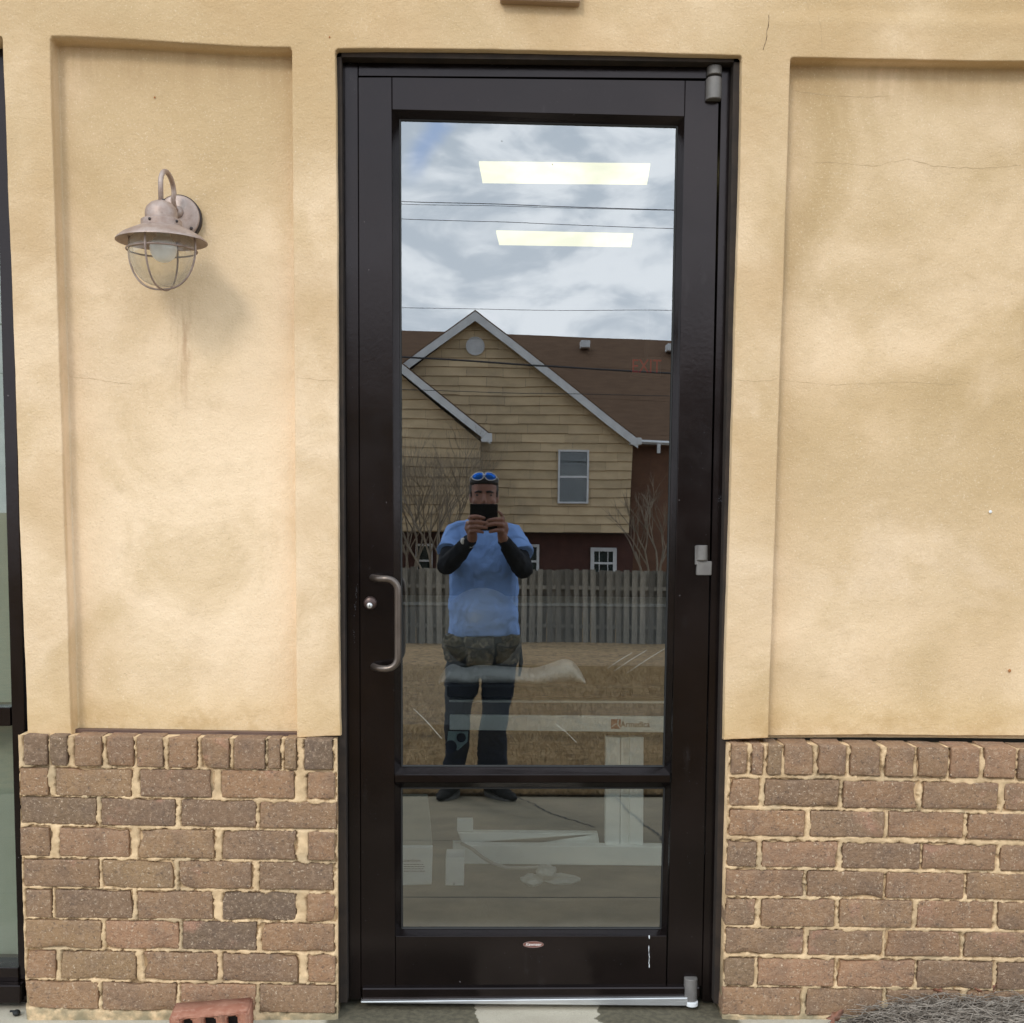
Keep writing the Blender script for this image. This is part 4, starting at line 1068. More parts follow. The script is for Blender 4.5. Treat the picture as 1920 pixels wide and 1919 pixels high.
# windows
M_WGL = glass_mat('house window glass', .09, (.5, .55, .55)); M_BLIND = mat('grey blind', (.34, .37, .36), .7)
def window(px0, py0, px1, py1, y, sash=True, grid=False, shade=M_BLIND, fw=.07):
    a, b_ = hp(px0, py0, y), hp(px1, py1, y); x0, x1, z1, z0 = min(a.x, b_.x), max(a.x, b_.x), a.z, b_.z
    wn = obj('window', B(x0+.02, x1-.02, y-.02, y+.015, z0+.02, z1-.02), shade, house)
    bm = bmesh.new()
    for bx in ((x0, x0+fw, z0, z1), (x1-fw, x1, z0, z1), (x0+fw, x1-fw, z0, z0+fw), (x0+fw, x1-fw, z1-fw, z1)): box(bm, bx[0], bx[1], y, y+.075, bx[2], bx[3], .004)
    zm = (z0+z1)/2
    box(bm, x0+fw, x1-fw, y, y+.065, zm-.03, zm+.03)
    if grid:
        for k in (1, 2): xx_ = x0+(x1-x0)*k/3; box(bm, xx_-.012, xx_+.012, y+.02, y+.055, z0+fw, z1-fw)
    obj('frame', bm, M_TRIM, wn)
    obj('pane', B(x0+fw, x1-fw, y+.02, y+.026, z0+fw, zm-.03), M_WGL, wn); obj('pane', B(x0+fw, x1-fw, y+.034, y+.040, zm+.03, z1-fw), M_WGL, wn)
    return wn
window(1047, 843, 1103.5, 944, YH+.035, fw=.055)
# ground floor: dark brick set back under the overhang
YB = YH-.55
zb_ = P(1000, 1206, YFEN).z-1.0
gp = hpoly([(430, 985), (1188, 985)], YB)
obj('brick_storey', B(gp[0][0], gp[1][0], YB-.3, YB, zb_, hp(1000, 990, YB).z+.3), M_DBRICK, house)
pb = hpoly([(430, 1001), (1180, 1001)], YH)
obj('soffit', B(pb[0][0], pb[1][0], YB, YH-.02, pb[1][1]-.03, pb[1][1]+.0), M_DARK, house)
window(1108, 1028, 1156, 1085, YB+.01, grid=True, fw=.11); window(962, 1022, 1010, 1085, YB+.01, fw=.08); window(780, 1020, 812, 1085, YB+.01, fw=.07)
# the wing to the right, with gutter
wr = hpoly([(1184, 836), (1420, 842)], YH-1.5)
obj('side_wall', B(hp(1184, 900, YH-1.5).x, hp(1440, 900, YH-1.5).x, YH-1.8, YH-1.5, zb_, hp(1300, 838, YH-1.5).z), M_RBRICK, house)
g0, g1 = hp(1200, 828, YH-1.0), hp(1440, 840, YH-1.0)
obj('gutter', tube(bmesh.new(), [g0, g1], .065, 4), M_TRIM, house)
obj('downspout', B(hp(1234, 840, YH-1.).x-.05, hp(1234, 840, YH-1.).x+.05, YH-1.05, YH-.95, hp(1234, 850, YH-1).z, hp(1234, 832, YH-1).z), M_TRIM, house)
# main roof plane behind, from the eave up to the ridge
def quad3(name, ps, m, th=.12):
    bm = bmesh.new(); A = [bm.verts.new(p_) for p_ in ps]; B_ = [bm.verts.new(p_-V3((0, 0, th))) for p_ in ps]
    bm.faces.new(A); bm.faces.new(B_[::-1])
    for i in range(4): bm.faces.new((A[i], B_[i], B_[(i+1) % 4], A[(i+1) % 4]))
    bmesh.ops.recalc_face_normals(bm, faces=bm.faces[:]); return obj(name, bm, m, house)
YR = YH-7.
quad3('roof', [hp(400, 805, YH-1.1), hp(1460, 836, YH-1.1), hp(1460, 647, YR), hp(400, 606, YR)], M_ROOF)
obj('rear_wall', B(hp(400, 800, YR).x, hp(1460, 800, YR).x, YR-.3, YR-.1, zb_, hp(900, 640, YR).z-.15), M_RBRICK, house)
# courses of roof shingles that throw faint lines
for k in range(1, 16, 5):
    a0 = hp(400, 805, YH-1.1).lerp(hp(400, 606, YR), k/16); a1 = hp(1460, 836, YH-1.1).lerp(hp(1460, 647, YR), k/16)
    obj('shingle_course', tube(bmesh.new(), [a0+V3((0, 0, .0)), a1], .004, 4), M_ROOF, house)
for (px, py) in ((1098, 646), (1256, 652)):
    q = hp(px, py, YR+.9); obj('roof_vent', B(q.x-.16, q.x+.16, YR+.7, YR+1.2, q.z-.14, q.z+.10, .02), M_TRIM, house)

# bare crepe myrtles in front of the house
M_BARK = mat('bare bark', rough=.85, fn=noisy((.16, .125, .09), (.26, .21, .155), 4, 20, .002))
def bare_tree(name, px, pyb, y, height, spread, stems, seed, label, twig=5):
    rg_ = random.Random(seed); base = hp(px, pyb, y)
    tr = thing(name, label, 'tree', 'bare trees in front of the house', base)
    tb, cb = bmesh.new(), bmesh.new()
    def grow(p_, d, l_, r_, dep_):
        n_ = 3; pts = [p_]; q = p_.copy(); dd_ = d.copy()
        for k in range(n_):
            dd_ = (dd_+V3((rg_.gauss(0, .10), rg_.gauss(0, .10), .05))).normalized(); q = q+dd_*l_/n_; pts.append(q.copy())
        tube(tb if dep_ < 2 else cb, pts, [r_*(1-.35*k/n_) for k in range(n_+1)], 5 if dep_ < 3 else 3, caps=False)
        if dep_ >= twig: return
        for k in range(rg_.choice((2, 3, 3))):
            a = rg_.uniform(0, 6.28); nd = (dd_+V3((math.cos(a), math.sin(a), 0))*rg_.uniform(.22, .5)*spread).normalized()
            grow(pts[rg_.choice((2, 3, 3))], nd, l_*rg_.uniform(.55, .8), r_*.58, dep_+1)
    for k in range(stems):
        a = 6.28*k/stems+rg_.random(); grow(V3((math.cos(a)*.08, math.sin(a)*.08, 0)), V3((math.cos(a)*.28*spread, math.sin(a)*.28*spread, 1)).normalized(), height*.34, .038, 0)
    obj('trunk', tb, M_BARK, tr); obj('crown', cb, M_BARK, tr)
bare_tree('bare_tree', 818, 1110, YH+3.5, 4.6, 1.15, 7, 5, 'bare many-stemmed tree behind the man\'s shoulder in front of the left gable', 6)
bare_tree('bare_tree', 765, 1110, YH+3.0, 4.4, 1.0, 6, 9, 'bare tree at the left edge of the glass in front of the tan gable')
bare_tree('bare_tree', 1222, 1115, YH+3.2, 3.6, 1.1, 4, 21, 'thin bare tree at the right edge of the glass by the brown wall', 4)

# overhead wires
M_WIRE = mat('black wire', (.025, .025, .03), .6)
def wire(a, b_, y, r_, label, sag=.25):
    p0, p1 = hp(*a, y), hp(*b_, y); d = p1-p0; p0, p1 = p0-d*2., p1+d*2.
    pts = [p0.lerp(p1, k/24)-V3((0, 0, sag*(1-(2*k/24-1)**2)-sag*.96)) for k in range(25)]
    tag(smooth(obj('overhead_wire', tube(bmesh.new(), pts, r_, 6), M_WIRE)), label, 'wire', 'overhead wires')
wire((750, 377), (1265, 395), -14, .005, 'highest thin wire across the cloudy sky, above the lower ceiling light')
wire((750, 382), (1265, 395.5), -14.3, .0035, 'thin wire just under the highest one, meeting it at the right')
wire((750, 409), (1265, 430), -14, .004, 'single thin wire just above the lower ceiling light')
wire((750, 577), (1262, 583), -15, .004, 'thin wire crossing the sky just above the peak of the gable')
wire((750, 670), (1262, 700), -16, .015, 'thick cable crossing the gable under its round vent')
wire((750, 732), (1262, 742), -18, .006, 'thin dark wire crossing the middle of the tan gable and the roof')

# ------------------------------------------------------------------ the man who takes the photograph
def mplane(px, py, y): return P(px, py, y)
M_SKIN = mat('skin', rough=.55, fn=noisy((.33, .165, .115), (.25, .12, .085), 25, 160, .0006)); M_SKIN.node_tree.nodes['Principled BSDF'].inputs['Subsurface Weight'].default_value = .06
def f_cloth(c1, c2, d1):
    def fn(t, b):
        v = oc(t); c = t.mix(t.ramp(t.noise(v, 5, 5), .3, .7), c1, c2)
        t.set(b.inputs['Base Color'], c)
        fo = t.math('ABSOLUTE', t.math('SUBTRACT', t.noise(t.scale(v, (1.3, 1.3, .8)), 3.6, 2, .5, .8), .5)); fo = t.ramp(fo, 0., .16)
        f2 = t.math('ABSOLUTE', t.math('SUBTRACT', t.noise(t.scale(v, (1., 1., 1.8)), 6, 2, .5, .6), .5)); f2 = t.ramp(f2, 0., .12)
        bump(t, b, t.math('ADD', fo, t.math('MULTIPLY', f2, .2)), d1*.36)
    return fn
M_TEE = mat('light blue T-shirt', rough=.9, spec=.2, fn=f_cloth((.215, .36, .71), (.24, .395, .75), .026))
M_SLEEVE = mat('black long sleeve', rough=.9, spec=.2, fn=f_cloth((.010, .011, .015), (.022, .024, .030), .02))
M_JEAN = mat('dark navy trousers', rough=.9, spec=.2, fn=f_cloth((.008, .011, .020), (.014, .019, .032), .02))
def f_camo(t, b):
    v = oc(t); c = t.mix(t.ramp(t.noise(v, 17, 3, .5, .6), .47, .53), (.115, .10, .065), (.055, .045, .032))
    c = t.mix(t.ramp(t.noise(v, 23, 3, .5, .8), .56, .60), c, (.20, .17, .12))
    c = t.mix(t.ramp(t.noise(v, 20, 3, .6, .5), .60, .64), c, (.022, .02, .018))
    t.set(b.inputs['Base Color'], c); bump(t, b, t.noise(v, 22, 4), .02)
M_POUCH = mat('camouflage canvas', rough=.9, fn=f_camo)
M_BELT = mat('black webbing', (.02, .02, .02), .8)
M_HAIR = mat('dark hair', rough=.6, fn=noisy((.010, .008, .006), (.026, .020, .016), 60, 260, .002))
M_SHOE = mat('black shoe', rough=.8, spec=.12, fn=noisy((.006, .006, .007), (.014, .014, .014), 20, 200, .0005)); M_SOLE = mat('grey shoe sole', (.10, .10, .095), .7)
M_BLACK = mat('black phone case', rough=.6, spec=.2, fn=noisy((.002, .002, .002), (.004, .004, .004), 20, 200, .0003))
YBd = -3.60
man = thing('person', 'man in a light blue T-shirt over black sleeves, photographing the door, mirrored in its glass', 'person', loc=(P(905, 1496, YBd).x, YBd, zF))
ML = man.location.copy()
def rem(name, bm, m, vox, sm=6, disp=None, parent=man, smf=.6):
    for v in bm.verts: v.co -= ML
    bmesh.ops.recalc_face_normals(bm, faces=bm.faces[:])
    o = obj(name, bm, m, parent); r_ = o.modifiers.new('r', 'REMESH'); r_.mode = 'VOXEL'; r_.voxel_size = vox; r_.use_smooth_shade = True
    s_ = o.modifiers.new('s', 'SMOOTH'); s_.iterations = sm; s_.factor = smf
    if disp:
        for i, (sz, st_) in enumerate(disp):
            tx = bpy.data.textures.new(name+'_folds', 'CLOUDS'); tx.noise_scale = sz; tx.noise_depth = 2
            d_ = o.modifiers.new('d%d' % i, 'DISPLACE'); d_.texture = tx; d_.strength = st_; d_.mid_level = .5; d_.texture_coords = 'LOCAL'
    return o
def loft(bm, rings, seg=28, pw=2.4):
    """horizontal superellipse rings: (x, y, z, rx, ry)"""
    R_ = []
    for (x, y, z, rx_, ry_) in rings:
        rr = []
        for k in range(seg):
            a = 2*math.pi*k/seg; c_, s_ = math.cos(a), math.sin(a)
            rr.append(bm.verts.new((x+rx_*math.copysign(abs(c_)**(2/pw), c_), y+ry_*math.copysign(abs(s_)**(2/pw), s_), z)))
        R_.append(rr)
    for a, b_ in zip(R_, R_[1:]):
        for k in range(seg): bm.faces.new((a[k], a[(k+1) % seg], b_[(k+1) % seg], b_[k]))
    bm.faces.new(R_[0][::-1]); bm.faces.new(R_[-1]); return bm
KB = F/(2*GY-YBd-CAM.y)                       # px per metre at the body
def mz(py, y=YBd): return P(905, py, y).z
def mx(px, y=YBd, py=1150): return P(px, py, y).x
def limb(bm, pts, rads, seg=16):
    tube(bm, pts, rads, seg)
    for p_, r_ in ((pts[0], rads[0]), (pts[-1], rads[-1])): sphere(bm, p_, r_*.98, 14, 10)
    return bm
# joints
SHL, SHR = P(856, 1001, YBd+.00), P(959, 1004, YBd+.00)
ELL, ELR = P(840, 1061, YBd+.17), P(979, 1068, YBd+.17)
WRL, WRR = P(886, 1009, -3.185), P(942, 1011, -3.185)
HLC, HRC = P(884, 989, -3.168), P(940, 991, -3.168)
# ---- t-shirt
bm = bmesh.new()
def tr_(py, l_, r_, ry_, dy=0): return (mx((l_+r_)/2, py=py), YBd+dy, mz(py), (r_-l_)/2/KB, ry_)
loft(bm, [tr_(1189, 838, 973, .150, .012), tr_(1170, 839, 971.5, .155, .016), tr_(1140, 841, 970, .155, .018), tr_(1100, 843, 969, .145, .012), tr_(1060, 845, 967, .134, .008),
          tr_(1030, 846, 966, .128, 0), tr_(1005, 848, 965, .118, -.006), tr_(988, 855, 959, .098, -.012), tr_(976, 876, 939, .078, -.015), tr_(969, 889, 926, .062, -.012)])
for sh_, el_2, sg in ((SHL, ELL, -1), (SHR, ELR, 1)):
    mid = sh_.lerp(el_2, .62)+V3((sg*.018, 0, .006))
    tube(bm, [sh_+V3((-sg*.06, 0, .010)), sh_+V3((sg*.006, .005, .002)), sh_.lerp(el_2, .35)+V3((sg*.016, 0, .006)), mid], [.066, .066, .067, .073], 18)
tee = rem('t_shirt', bm, M_TEE, .006, 5, ((.16, .036), (.06, .009)))
# ---- black sleeves
bm = bmesh.new()
for sh_, el_2, wr_, sg in ((SHL, ELL, WRL, -1), (SHR, ELR, WRR, 1)):
    limb(bm, [sh_.lerp(el_2, .4), sh_.lerp(el_2, .75)+V3((sg*.004, 0, 0)), el_2+V3((sg*.006, .0, -.004)), el_2.lerp(wr_, .12), el_2.lerp(wr_, .4), el_2.lerp(wr_, .75), el_2.lerp(wr_, .93)], [.056, .057, .055, .055, .050, .039, .034])
rem('sleeve', bm, M_SLEEVE, .005, 5, ((.05, .014), (.02, .006)))
# ---- body: head, neck, torso, arms, hands, legs in one skin
bm = bmesh.new()
HX = P(907, 925, YBd+.06).x; HY = YBd+.035
def hz(py): return P(907, py, HY+.05).z
zc_ = hz(889); zch = hz(972)
hh_ = zc_-zch
def head_ring(f, rx_, ry_, dy=0): return (HX, HY+dy, zch+hh_*f, rx_, ry_)
loft(bm, [head_ring(-.02, .022, .022, .058), head_ring(.03, .038, .040, .046), head_ring(.10, .050, .062, .028), head_ring(.20, .060, .078, .012), head_ring(.34, .067, .086, .004), head_ring(.48, .071, .090, 0), head_ring(.6, .073, .094, -.002),
          head_ring(.72, .074, .096, -.003), head_ring(.84, .069, .089, -.004), head_ring(.93, .054, .070, -.006), head_ring(.985, .030, .040, -.008), head_ring(1.0, .01, .012, -.008)], 28, 2.15)
fy = HY+.088
sphere(bm, (HX, fy-.018, zch+hh_*.60), (.058, .016, .012))                    # brow ridge
tube(bm, [(HX, fy-.006, zch+hh_*.56), (HX, fy+.006, zch+hh_*.46), (HX, fy+.016, zch+hh_*.375)], [.008, .010, .013], 10); sphere(bm, (HX, fy+.010, zch+hh_*.36), (.017, .013, .010))
for sg in (-1, 1):
    sphere(bm, (HX+sg*.038, fy-.030, zch+hh_*.38), (.026, .022, .022))          # cheeks
    sphere(bm, (HX+sg*.074, HY-.008, zch+hh_*.46), (.009, .018, .030))          # ears
sphere(bm, (HX, fy-.014, zch+hh_*.19), (.027, .018, .008)); sphere(bm, (HX, fy-.015, zch+hh_*.225), (.026, .016, .006))   # lips
sphere(bm, (HX, fy-.022, zch+hh_*.06), (.024, .020, .018))
tube(bm, [(HX, HY-.015, zch+hh_*.3), (HX, HY-.03, zch-.03), (HX, HY-.05, zch-.10)], [.056, .056, .068], 18)
loft(bm, [tr_(1260, 850, 958, .10), tr_(1180, 848, 962, .13, .01), tr_(1060, 856, 956, .118), tr_(1000, 860, 950, .10, -.01), tr_(976, 885, 930, .06, -.015)], 20)
for hipx, kx, ax_, sg in ((870, 862, 852, -1), (936, 928, 925, 1)):
    limb(bm, [P(hipx, 1240, YBd), P(kx, 1350, YBd+.01), P(ax_, 1468, YBd-.03)], [.085, .055, .04])
for sh_, el_2, wr_, hc, sg in ((SHL, ELL, WRL, HLC, -1), (SHR, ELR, WRR, HRC, 1)):
    limb(bm, [sh_, el_2], [.05, .042]); limb(bm, [el_2, el_2.lerp(wr_, .5), wr_, wr_.lerp(hc, .35)], [.040, .036, .027, .027])
    # palm: beside and behind the lower half of the phone
    pc_ = [wr_.lerp(hc, .2), hc+V3((sg*.006, -.002, -.004)), hc+V3((sg*.006, .004, .030))]
    tube(bm, pc_, [.027, .036, .026], 14, squash=(V3((sg*.45, .9, 0)).normalized(), .52))
    # fingers over the front of the case
    rowsL = ((971, 907, 880), (981, 913, 878), (990, 912, 878), (998, 905, 880)); rowsR = ((976, 914, 943), (985, 912, 944), (997, 918, 943))
    for i, (py, tipx, basex) in enumerate(rowsL if sg < 0 else rowsR):
        yb_, yt_ = -3.158, -3.128
        b0 = P(basex, py+1.5, yb_-.012); tip = P(tipx, py+1.0, -3.134)
        k1 = P(basex+(tipx-basex)*.12, py-1, -3.132); k2 = P(basex+(tipx-basex)*.50, py-2, -3.124)
        rr = (.0115, .0122, .0112, .0098) if i < 3 else (.0100, .0104, .0096, .0084)
        tube(bm, [b0, k1, k2, k2.lerp(tip, .55)+V3((0, .002, 0)), tip], [rr[0], rr[1], rr[2], rr[3]*1.04, rr[3]*.85], 12); sphere(bm, tip, rr[3]*.86, 10, 8)
    if sg > 0:   # index finger stretched up the side of the case
        tube(bm, [P(944, 985, -3.160), P(943, 972, -3.150), P(938, 963, -3.142), P(932.5, 958.5, -3.138)], [.0088, .0088, .0080, .0066], 12)
    # thumb behind the case
    tube(bm, [hc+V3((sg*.004, -.020, .0)), hc+V3((-sg*.012, -.026, .020)), hc+V3((-sg*.030, -.022, .030))], [.012, .011, .009], 12)
body_o = rem('body', bm, M_SKIN, .0034, 3, smf=.45)
# ---- face details and hair
M_EYE = mat('eye', (.05, .035, .03), .3); M_BROWH = M_HAIR
for sg in (-1, 1):
    ez = zch+hh_*.525
    o = obj('eye', sphere(bmesh.new(), V3((HX+sg*.031, fy-.017, ez))-ML, (.0150, .012, .0085)), M_EYE, man); smooth(o)
    o = obj('eyebrow', tube(bmesh.new(), [V3((HX+sg*.013, fy+.004, ez+.017))-ML, V3((HX+sg*.032, fy+.001, ez+.021))-ML, V3((HX+sg*.050, fy-.012, ez+.015))-ML], [.0060, .0062, .004], 8), M_HAIR, man); smooth(o)
bm = bmesh.new()
loft(bm, [(HX, HY-.022, zch+hh_*.47, .0775, .070), (HX, HY-.014, zch+hh_*.62, .0815, .080), (HX, HY-.014, zch+hh_*.765, .080, .094), (HX, HY-.002, zch+hh_*.80, .080, .104), (HX, HY-.002, zch+hh_*.88, .077, .104), (HX, HY-.006, zch+hh_*.96, .064, .086), (HX, HY-.010, zch+hh_*1.02, .040, .052), (HX, HY-.010, zch+hh_*1.04, .012, .014)], 26, 2.15)
for sg in (-1, 1): sphere(bm, (HX+sg*.071, HY+.016, zch+hh_*.58), (.007, .018, .030))
rem('hair', bm, M_HAIR, .004, 2, ((.012, .007),))
# ---- sunglasses pushed up on the hair
sg_o = bpy.data.objects.new('sunglasses', None); COL.objects.link(sg_o); sg_o.parent = man
M_MIRR = mat('blue mirror lens', (.03, .22, .95), .15, .7); M_SGF = mat('pale glasses frame', (.72, .72, .70), .4)
sz = P(907, 893.0, HY+.09).z; sy = HY+.108
for sg in (-1, 1):
    cxx = HX+sg*.035
    lz = lathe([(0, .004), (.5, .003), (.85, .001), (1, -.002), (0, -.006)], 28, (0, 0, 0), axis='Y')
    for v in lz.verts:
        x_, z_ = v.co.x, v.co.z; v.co = V3((cxx+x_*.0315, sy+v.co.y*1.5-abs(cxx+x_*.03-HX)**2*2.8, sz+z_*.0205*(1-.18*sg*x_)-sg*x_*.004*1.2-.35*abs(0)))-ML
    smooth(obj('lens', lz, M_MIRR, sg_o))
    rim_ = [V3((cxx+math.cos(a)*.0325, sy-abs(cxx+math.cos(a)*.03-HX)**2*2.8+.001, sz+math.sin(a)*.0215*(1-.18*sg*math.cos(a))-sg*math.cos(a)*.0048))-ML for a in [2*math.pi*k/28 for k in range(29)]]
    smooth(obj('rim', tube(bmesh.new(), rim_, .0026, 8), M_SGF, sg_o))
    smooth(obj('temple', tube(bmesh.new(), [V3((HX+sg*.068, sy-.012, sz-.001))-ML, V3((HX+sg*.080, HY+.02, sz-.012))-ML, V3((HX+sg*.080, HY-.05, sz-.02))-ML], .0024, 6), M_SGF, sg_o))
smooth(obj('bridge', tube(bmesh.new(), [V3((HX-.010, sy+.002, sz+.007))-ML, V3((HX, sy+.005, sz+.009))-ML, V3((HX+.010, sy+.002, sz+.007))-ML], .0028, 8), M_SGF, sg_o))
# ---- watch on the wrist
wc = WRL.lerp(ELL, .14)
bm = tube(bmesh.new(), [wc+(ELL-WRL).normalized()*d_-ML for d_ in (-.011, .011)], .0345, 20)
wt = obj('watch', bm, mat('pale watch strap', (.55, .55, .50), .5), man)
dr = (ELL-WRL).normalized(); out_ = (V3((-1, .9, .35))-dr*V3((-1, .9, .35)).dot(dr)).normalized()
smooth(obj('watch_face', sphere(bmesh.new(), wc+out_*.034-ML, (.015, .012, .018)), M_SGF, wt))
# ---- trousers
bm = bmesh.new()
loft(bm, [tr_(1262, 838, 966, .112, .0), tr_(1240, 836, 971, .125, .0), tr_(1200, 837, 972, .130, .0), tr_(1178, 842, 968, .128, .005)], 26)
for rows in ([(1245, 835, 903), (1268, 835, 900), (1300, 834, 895), (1339, 834, 882), (1370, 835, 881), (1401, 835, 880), (1435, 831, 874), (1475, 829, 874)], [(1245, 902, 969), (1268, 903, 967), (1300, 904, 962), (1339, 905, 954), (1370, 899, 950), (1401, 896, 950), (1435, 897, 954), (1475, 898, 957)]):
    loft(bm, [(mx((l_+r_)/2, py=py), YBd+(.012 if py < 1400 else -.01), mz(py), (r_-l_)/2/KB, max(.062, (r_-l_)/2/KB*1.0)) for py, l_, r_ in rows], 22, 2.2)
rem('trousers', bm, M_JEAN, .0062, 4, ((.08, .024), (.03, .009)))
# ---- tool pouches on a belt, hung round the waist
bm = loft(bmesh.new(), [tr_(1201, 834, 975, .148), tr_(1190, 834, 975, .148)], 30)
for v in bm.verts: v.co -= ML
obj('belt', bm, M_BELT, man)
for (x0, x1, y0_, y1_, lab, rz_) in ((831, 874, 1192, 1240, 'left', -.3), (872, 926, 1194, 1246, 'mid', 0), (930, 976, 1192, 1243, 'right', .3)):
    bm = bmesh.new(); xm = mx((x0+x1)/2, YBd+.15, 1215); hw_ = (x1-x0)/2/KB; z1_, z0_ = mz(y0_, YBd+.12), mz(y1_, YBd+.12)
    yc_ = YBd+.145-abs(rz_)*.12
    loft(bm, [(xm, yc_, z0_, hw_*.80, .026), (xm, yc_+.000, z0_+.02, hw_*.96, .030), (xm, yc_+.001, (z0_+z1_)/2, hw_, .034), (xm, yc_+.000, z1_-.02, hw_*1.02, .030), (xm, yc_, z1_, hw_*1.0, .028)], 24, 3.2)
    po = rem('tool_pouch', bm, M_POUCH, .004, 4, ((.05, .034), (.02, .010)))
    b2 = bmesh.new(); tube(b2, [V3((xm-hw_*.85, yc_+.042, z1_-.05))-ML, V3((xm, yc_+.048, z1_-.062))-ML, V3((xm+hw_*.85, yc_+.042, z1_-.05))-ML], .004, 6); obj('seam', b2, M_BELT, po)
bm = tube(bmesh.new(), [P(972, 1198, YBd+.03)-ML, P(977, 1240, YBd+.04)-ML, P(974, 1268, YBd+.03)-ML], [.014, .012, .007], 8); obj('hammer_loop', bm, M_BELT, man)
# ---- shoes
for (tp, hl, sg) in (((828, 1502), (857, 1480), -1), ((962, 1499), (912, 1481), 1)):
    tx_, hx_ = P(*tp, YBd+.16), P(*hl, YBd-.08); gz = zF+.002
    tx_.z = hx_.z = gz; d = (tx_-hx_); L2 = .29; d.normalize(); c0_ = (tx_+hx_)/2; h0 = c0_-d*L2/2
    bm = bmesh.new(); side = V3((-d.y, d.x, 0))
    up_ = V3((0, 0, 1))
    for (f, w_, hgt) in ((.06, .030, .085), (.18, .036, .098), (.34, .038, .090), (.5, .042, .070), (.68, .047, .055), (.84, .044, .044), (.95, .028, .034)):
        c_ = h0+d*L2*f; t_ = bmesh.new(); bmesh.ops.create_uvsphere(t_, u_segments=16, v_segments=10, radius=1)
        for v in t_.verts: l2 = v.co.copy(); v.co = c_+side*l2.x*w_+d*l2.y*.040+up_*(.018+hgt*.5+l2.z*hgt*.5)
        merge(bm, t_)
    shoe = rem('shoe', bm, M_SHOE, .004, 5)
    b2 = bmesh.new(); A, n_ = [], 24
    for k in range(n_):
        a = 2*math.pi*k/n_; ww = .049 if math.sin(a) > 0 else .040
        A.append((c0_+d*math.sin(a)*L2*.515+side*math.cos(a)*ww*(1 if abs(math.sin(a)) < .6 else 1)))
    lo2 = [b2.verts.new(p_-ML) for p_ in A]; hi2 = [b2.verts.new(p_+V3((0, 0, .026))-ML) for p_ in A]
    b2.faces.new(lo2[::-1]); b2.faces.new(hi2)
    for k in range(n_): b2.faces.new((lo2[k], lo2[(k+1) % n_], hi2[(k+1) % n_], hi2[k]))
    obj('sole', b2, M_SOLE, shoe)
# ---- the phone in its open folding case, right behind the camera
ph = thing('phone', 'phone in a black folding case held in both hands in front of the man\'s mouth', 'phone')
yp = CAM.y-.006
a, b_ = P(881, 945, yp-.004), P(933, 945, yp-.004); c_ = P(907, 972, yp); d_ = P(907, 996, yp)
obj('case', B(a.x, b_.x, yp-.013, yp, c_.z, a.z, .003, 2), M_BLACK, ph)
obj('case_flap', B(a.x, b_.x, yp-.009, yp-.003, d_.z, c_.z-.001, .002, 2), M_BLACK, ph)
obj('screen', B(a.x+.005, b_.x-.005, yp-.0145, yp-.0125, c_.z+.004, a.z-.004), mat('dark screen', (.02, .02, .025), .15), ph)

# ------------------------------------------------------------------ inside the room behind the door
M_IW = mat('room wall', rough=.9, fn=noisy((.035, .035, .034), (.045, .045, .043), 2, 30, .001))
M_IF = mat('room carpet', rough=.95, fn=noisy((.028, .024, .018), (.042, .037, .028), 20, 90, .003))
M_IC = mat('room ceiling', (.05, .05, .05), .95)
ZC = P(1058, 308, 5.55).z
RX0, RX1, RY1 = -3.2, 3.2, 11.
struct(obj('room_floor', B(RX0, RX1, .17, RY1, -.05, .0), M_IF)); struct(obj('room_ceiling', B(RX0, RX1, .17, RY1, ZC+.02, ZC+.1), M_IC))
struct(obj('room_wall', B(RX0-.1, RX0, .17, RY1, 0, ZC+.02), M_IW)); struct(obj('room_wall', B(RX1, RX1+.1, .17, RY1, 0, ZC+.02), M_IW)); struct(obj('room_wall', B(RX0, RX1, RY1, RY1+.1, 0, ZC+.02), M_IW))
# rear face of the outer wall so that no daylight leaks in round the frames
struct(obj('wall_core', prism(pxpoly([(-700, -120), (2500, -120), (2500, 60), (-700, 60)], .12), .12, .168), M_IW))
M_TROF = emis('lit diffuser', (1., .875, .42), 1.25)
for lab, pts, yn in (('upper and larger of two lit ceiling panels seen through the glass', ((898, 308), (1219, 312), (905, 344), (1213, 347)), 5.55), ('lower and smaller of two lit ceiling panels seen through the glass', ((930.5, 436.5), (1187, 442), (936, 460), (1183, 464)), 7.85)):
    cs = []
    for q_ in (pts[0], pts[1], pts[3], pts[2]):
        d = ray(*q_); tt = (ZC-.004-CAM.z)/d.z; cs.append((CAM.x+d.x*tt, CAM.y+tt))
    cb_ = bmesh.new(); lo3 = [cb_.verts.new((*c_, ZC-.004)) for c_ in cs]; hi3 = [cb_.verts.new((*c_, ZC+.015)) for c_ in cs]
    cb_.faces.new(lo3); cb_.faces.new(hi3[::-1])
    for i in range(4): cb_.faces.new((lo3[i], hi3[i], hi3[(i+1) % 4], lo3[(i+1) % 4]))
    bmesh.ops.recalc_face_normals(cb_, faces=cb_.faces[:])
    ctl = tag(obj('ceiling_light', cb_, M_TROF), lab, 'ceiling light', 'ceiling lights inside the room')
# exit sign
q = P(1212, 688, 10.2); M_EX = emis('red exit letters', (.8, .06, .05), .13)
ex = thing('exit_sign', 'faint red EXIT sign seen through the glass against the brown roof', 'sign', loc=q)
obj('sign_body', B(-.16, .16, .01, .06, -.105, .105, .004), mat('sign body', (.22, .2, .2), .6), ex)
text('EXIT', .20, (0, .004, 0), M_EX, ex, name='lettering', ext=.003, bold=.001, sx=.78)
obj('bracket', B(-.02, .02, .02, .04, .105, ZC-q.z), mat('sign bracket', (.2, .2, .2), .6), ex)
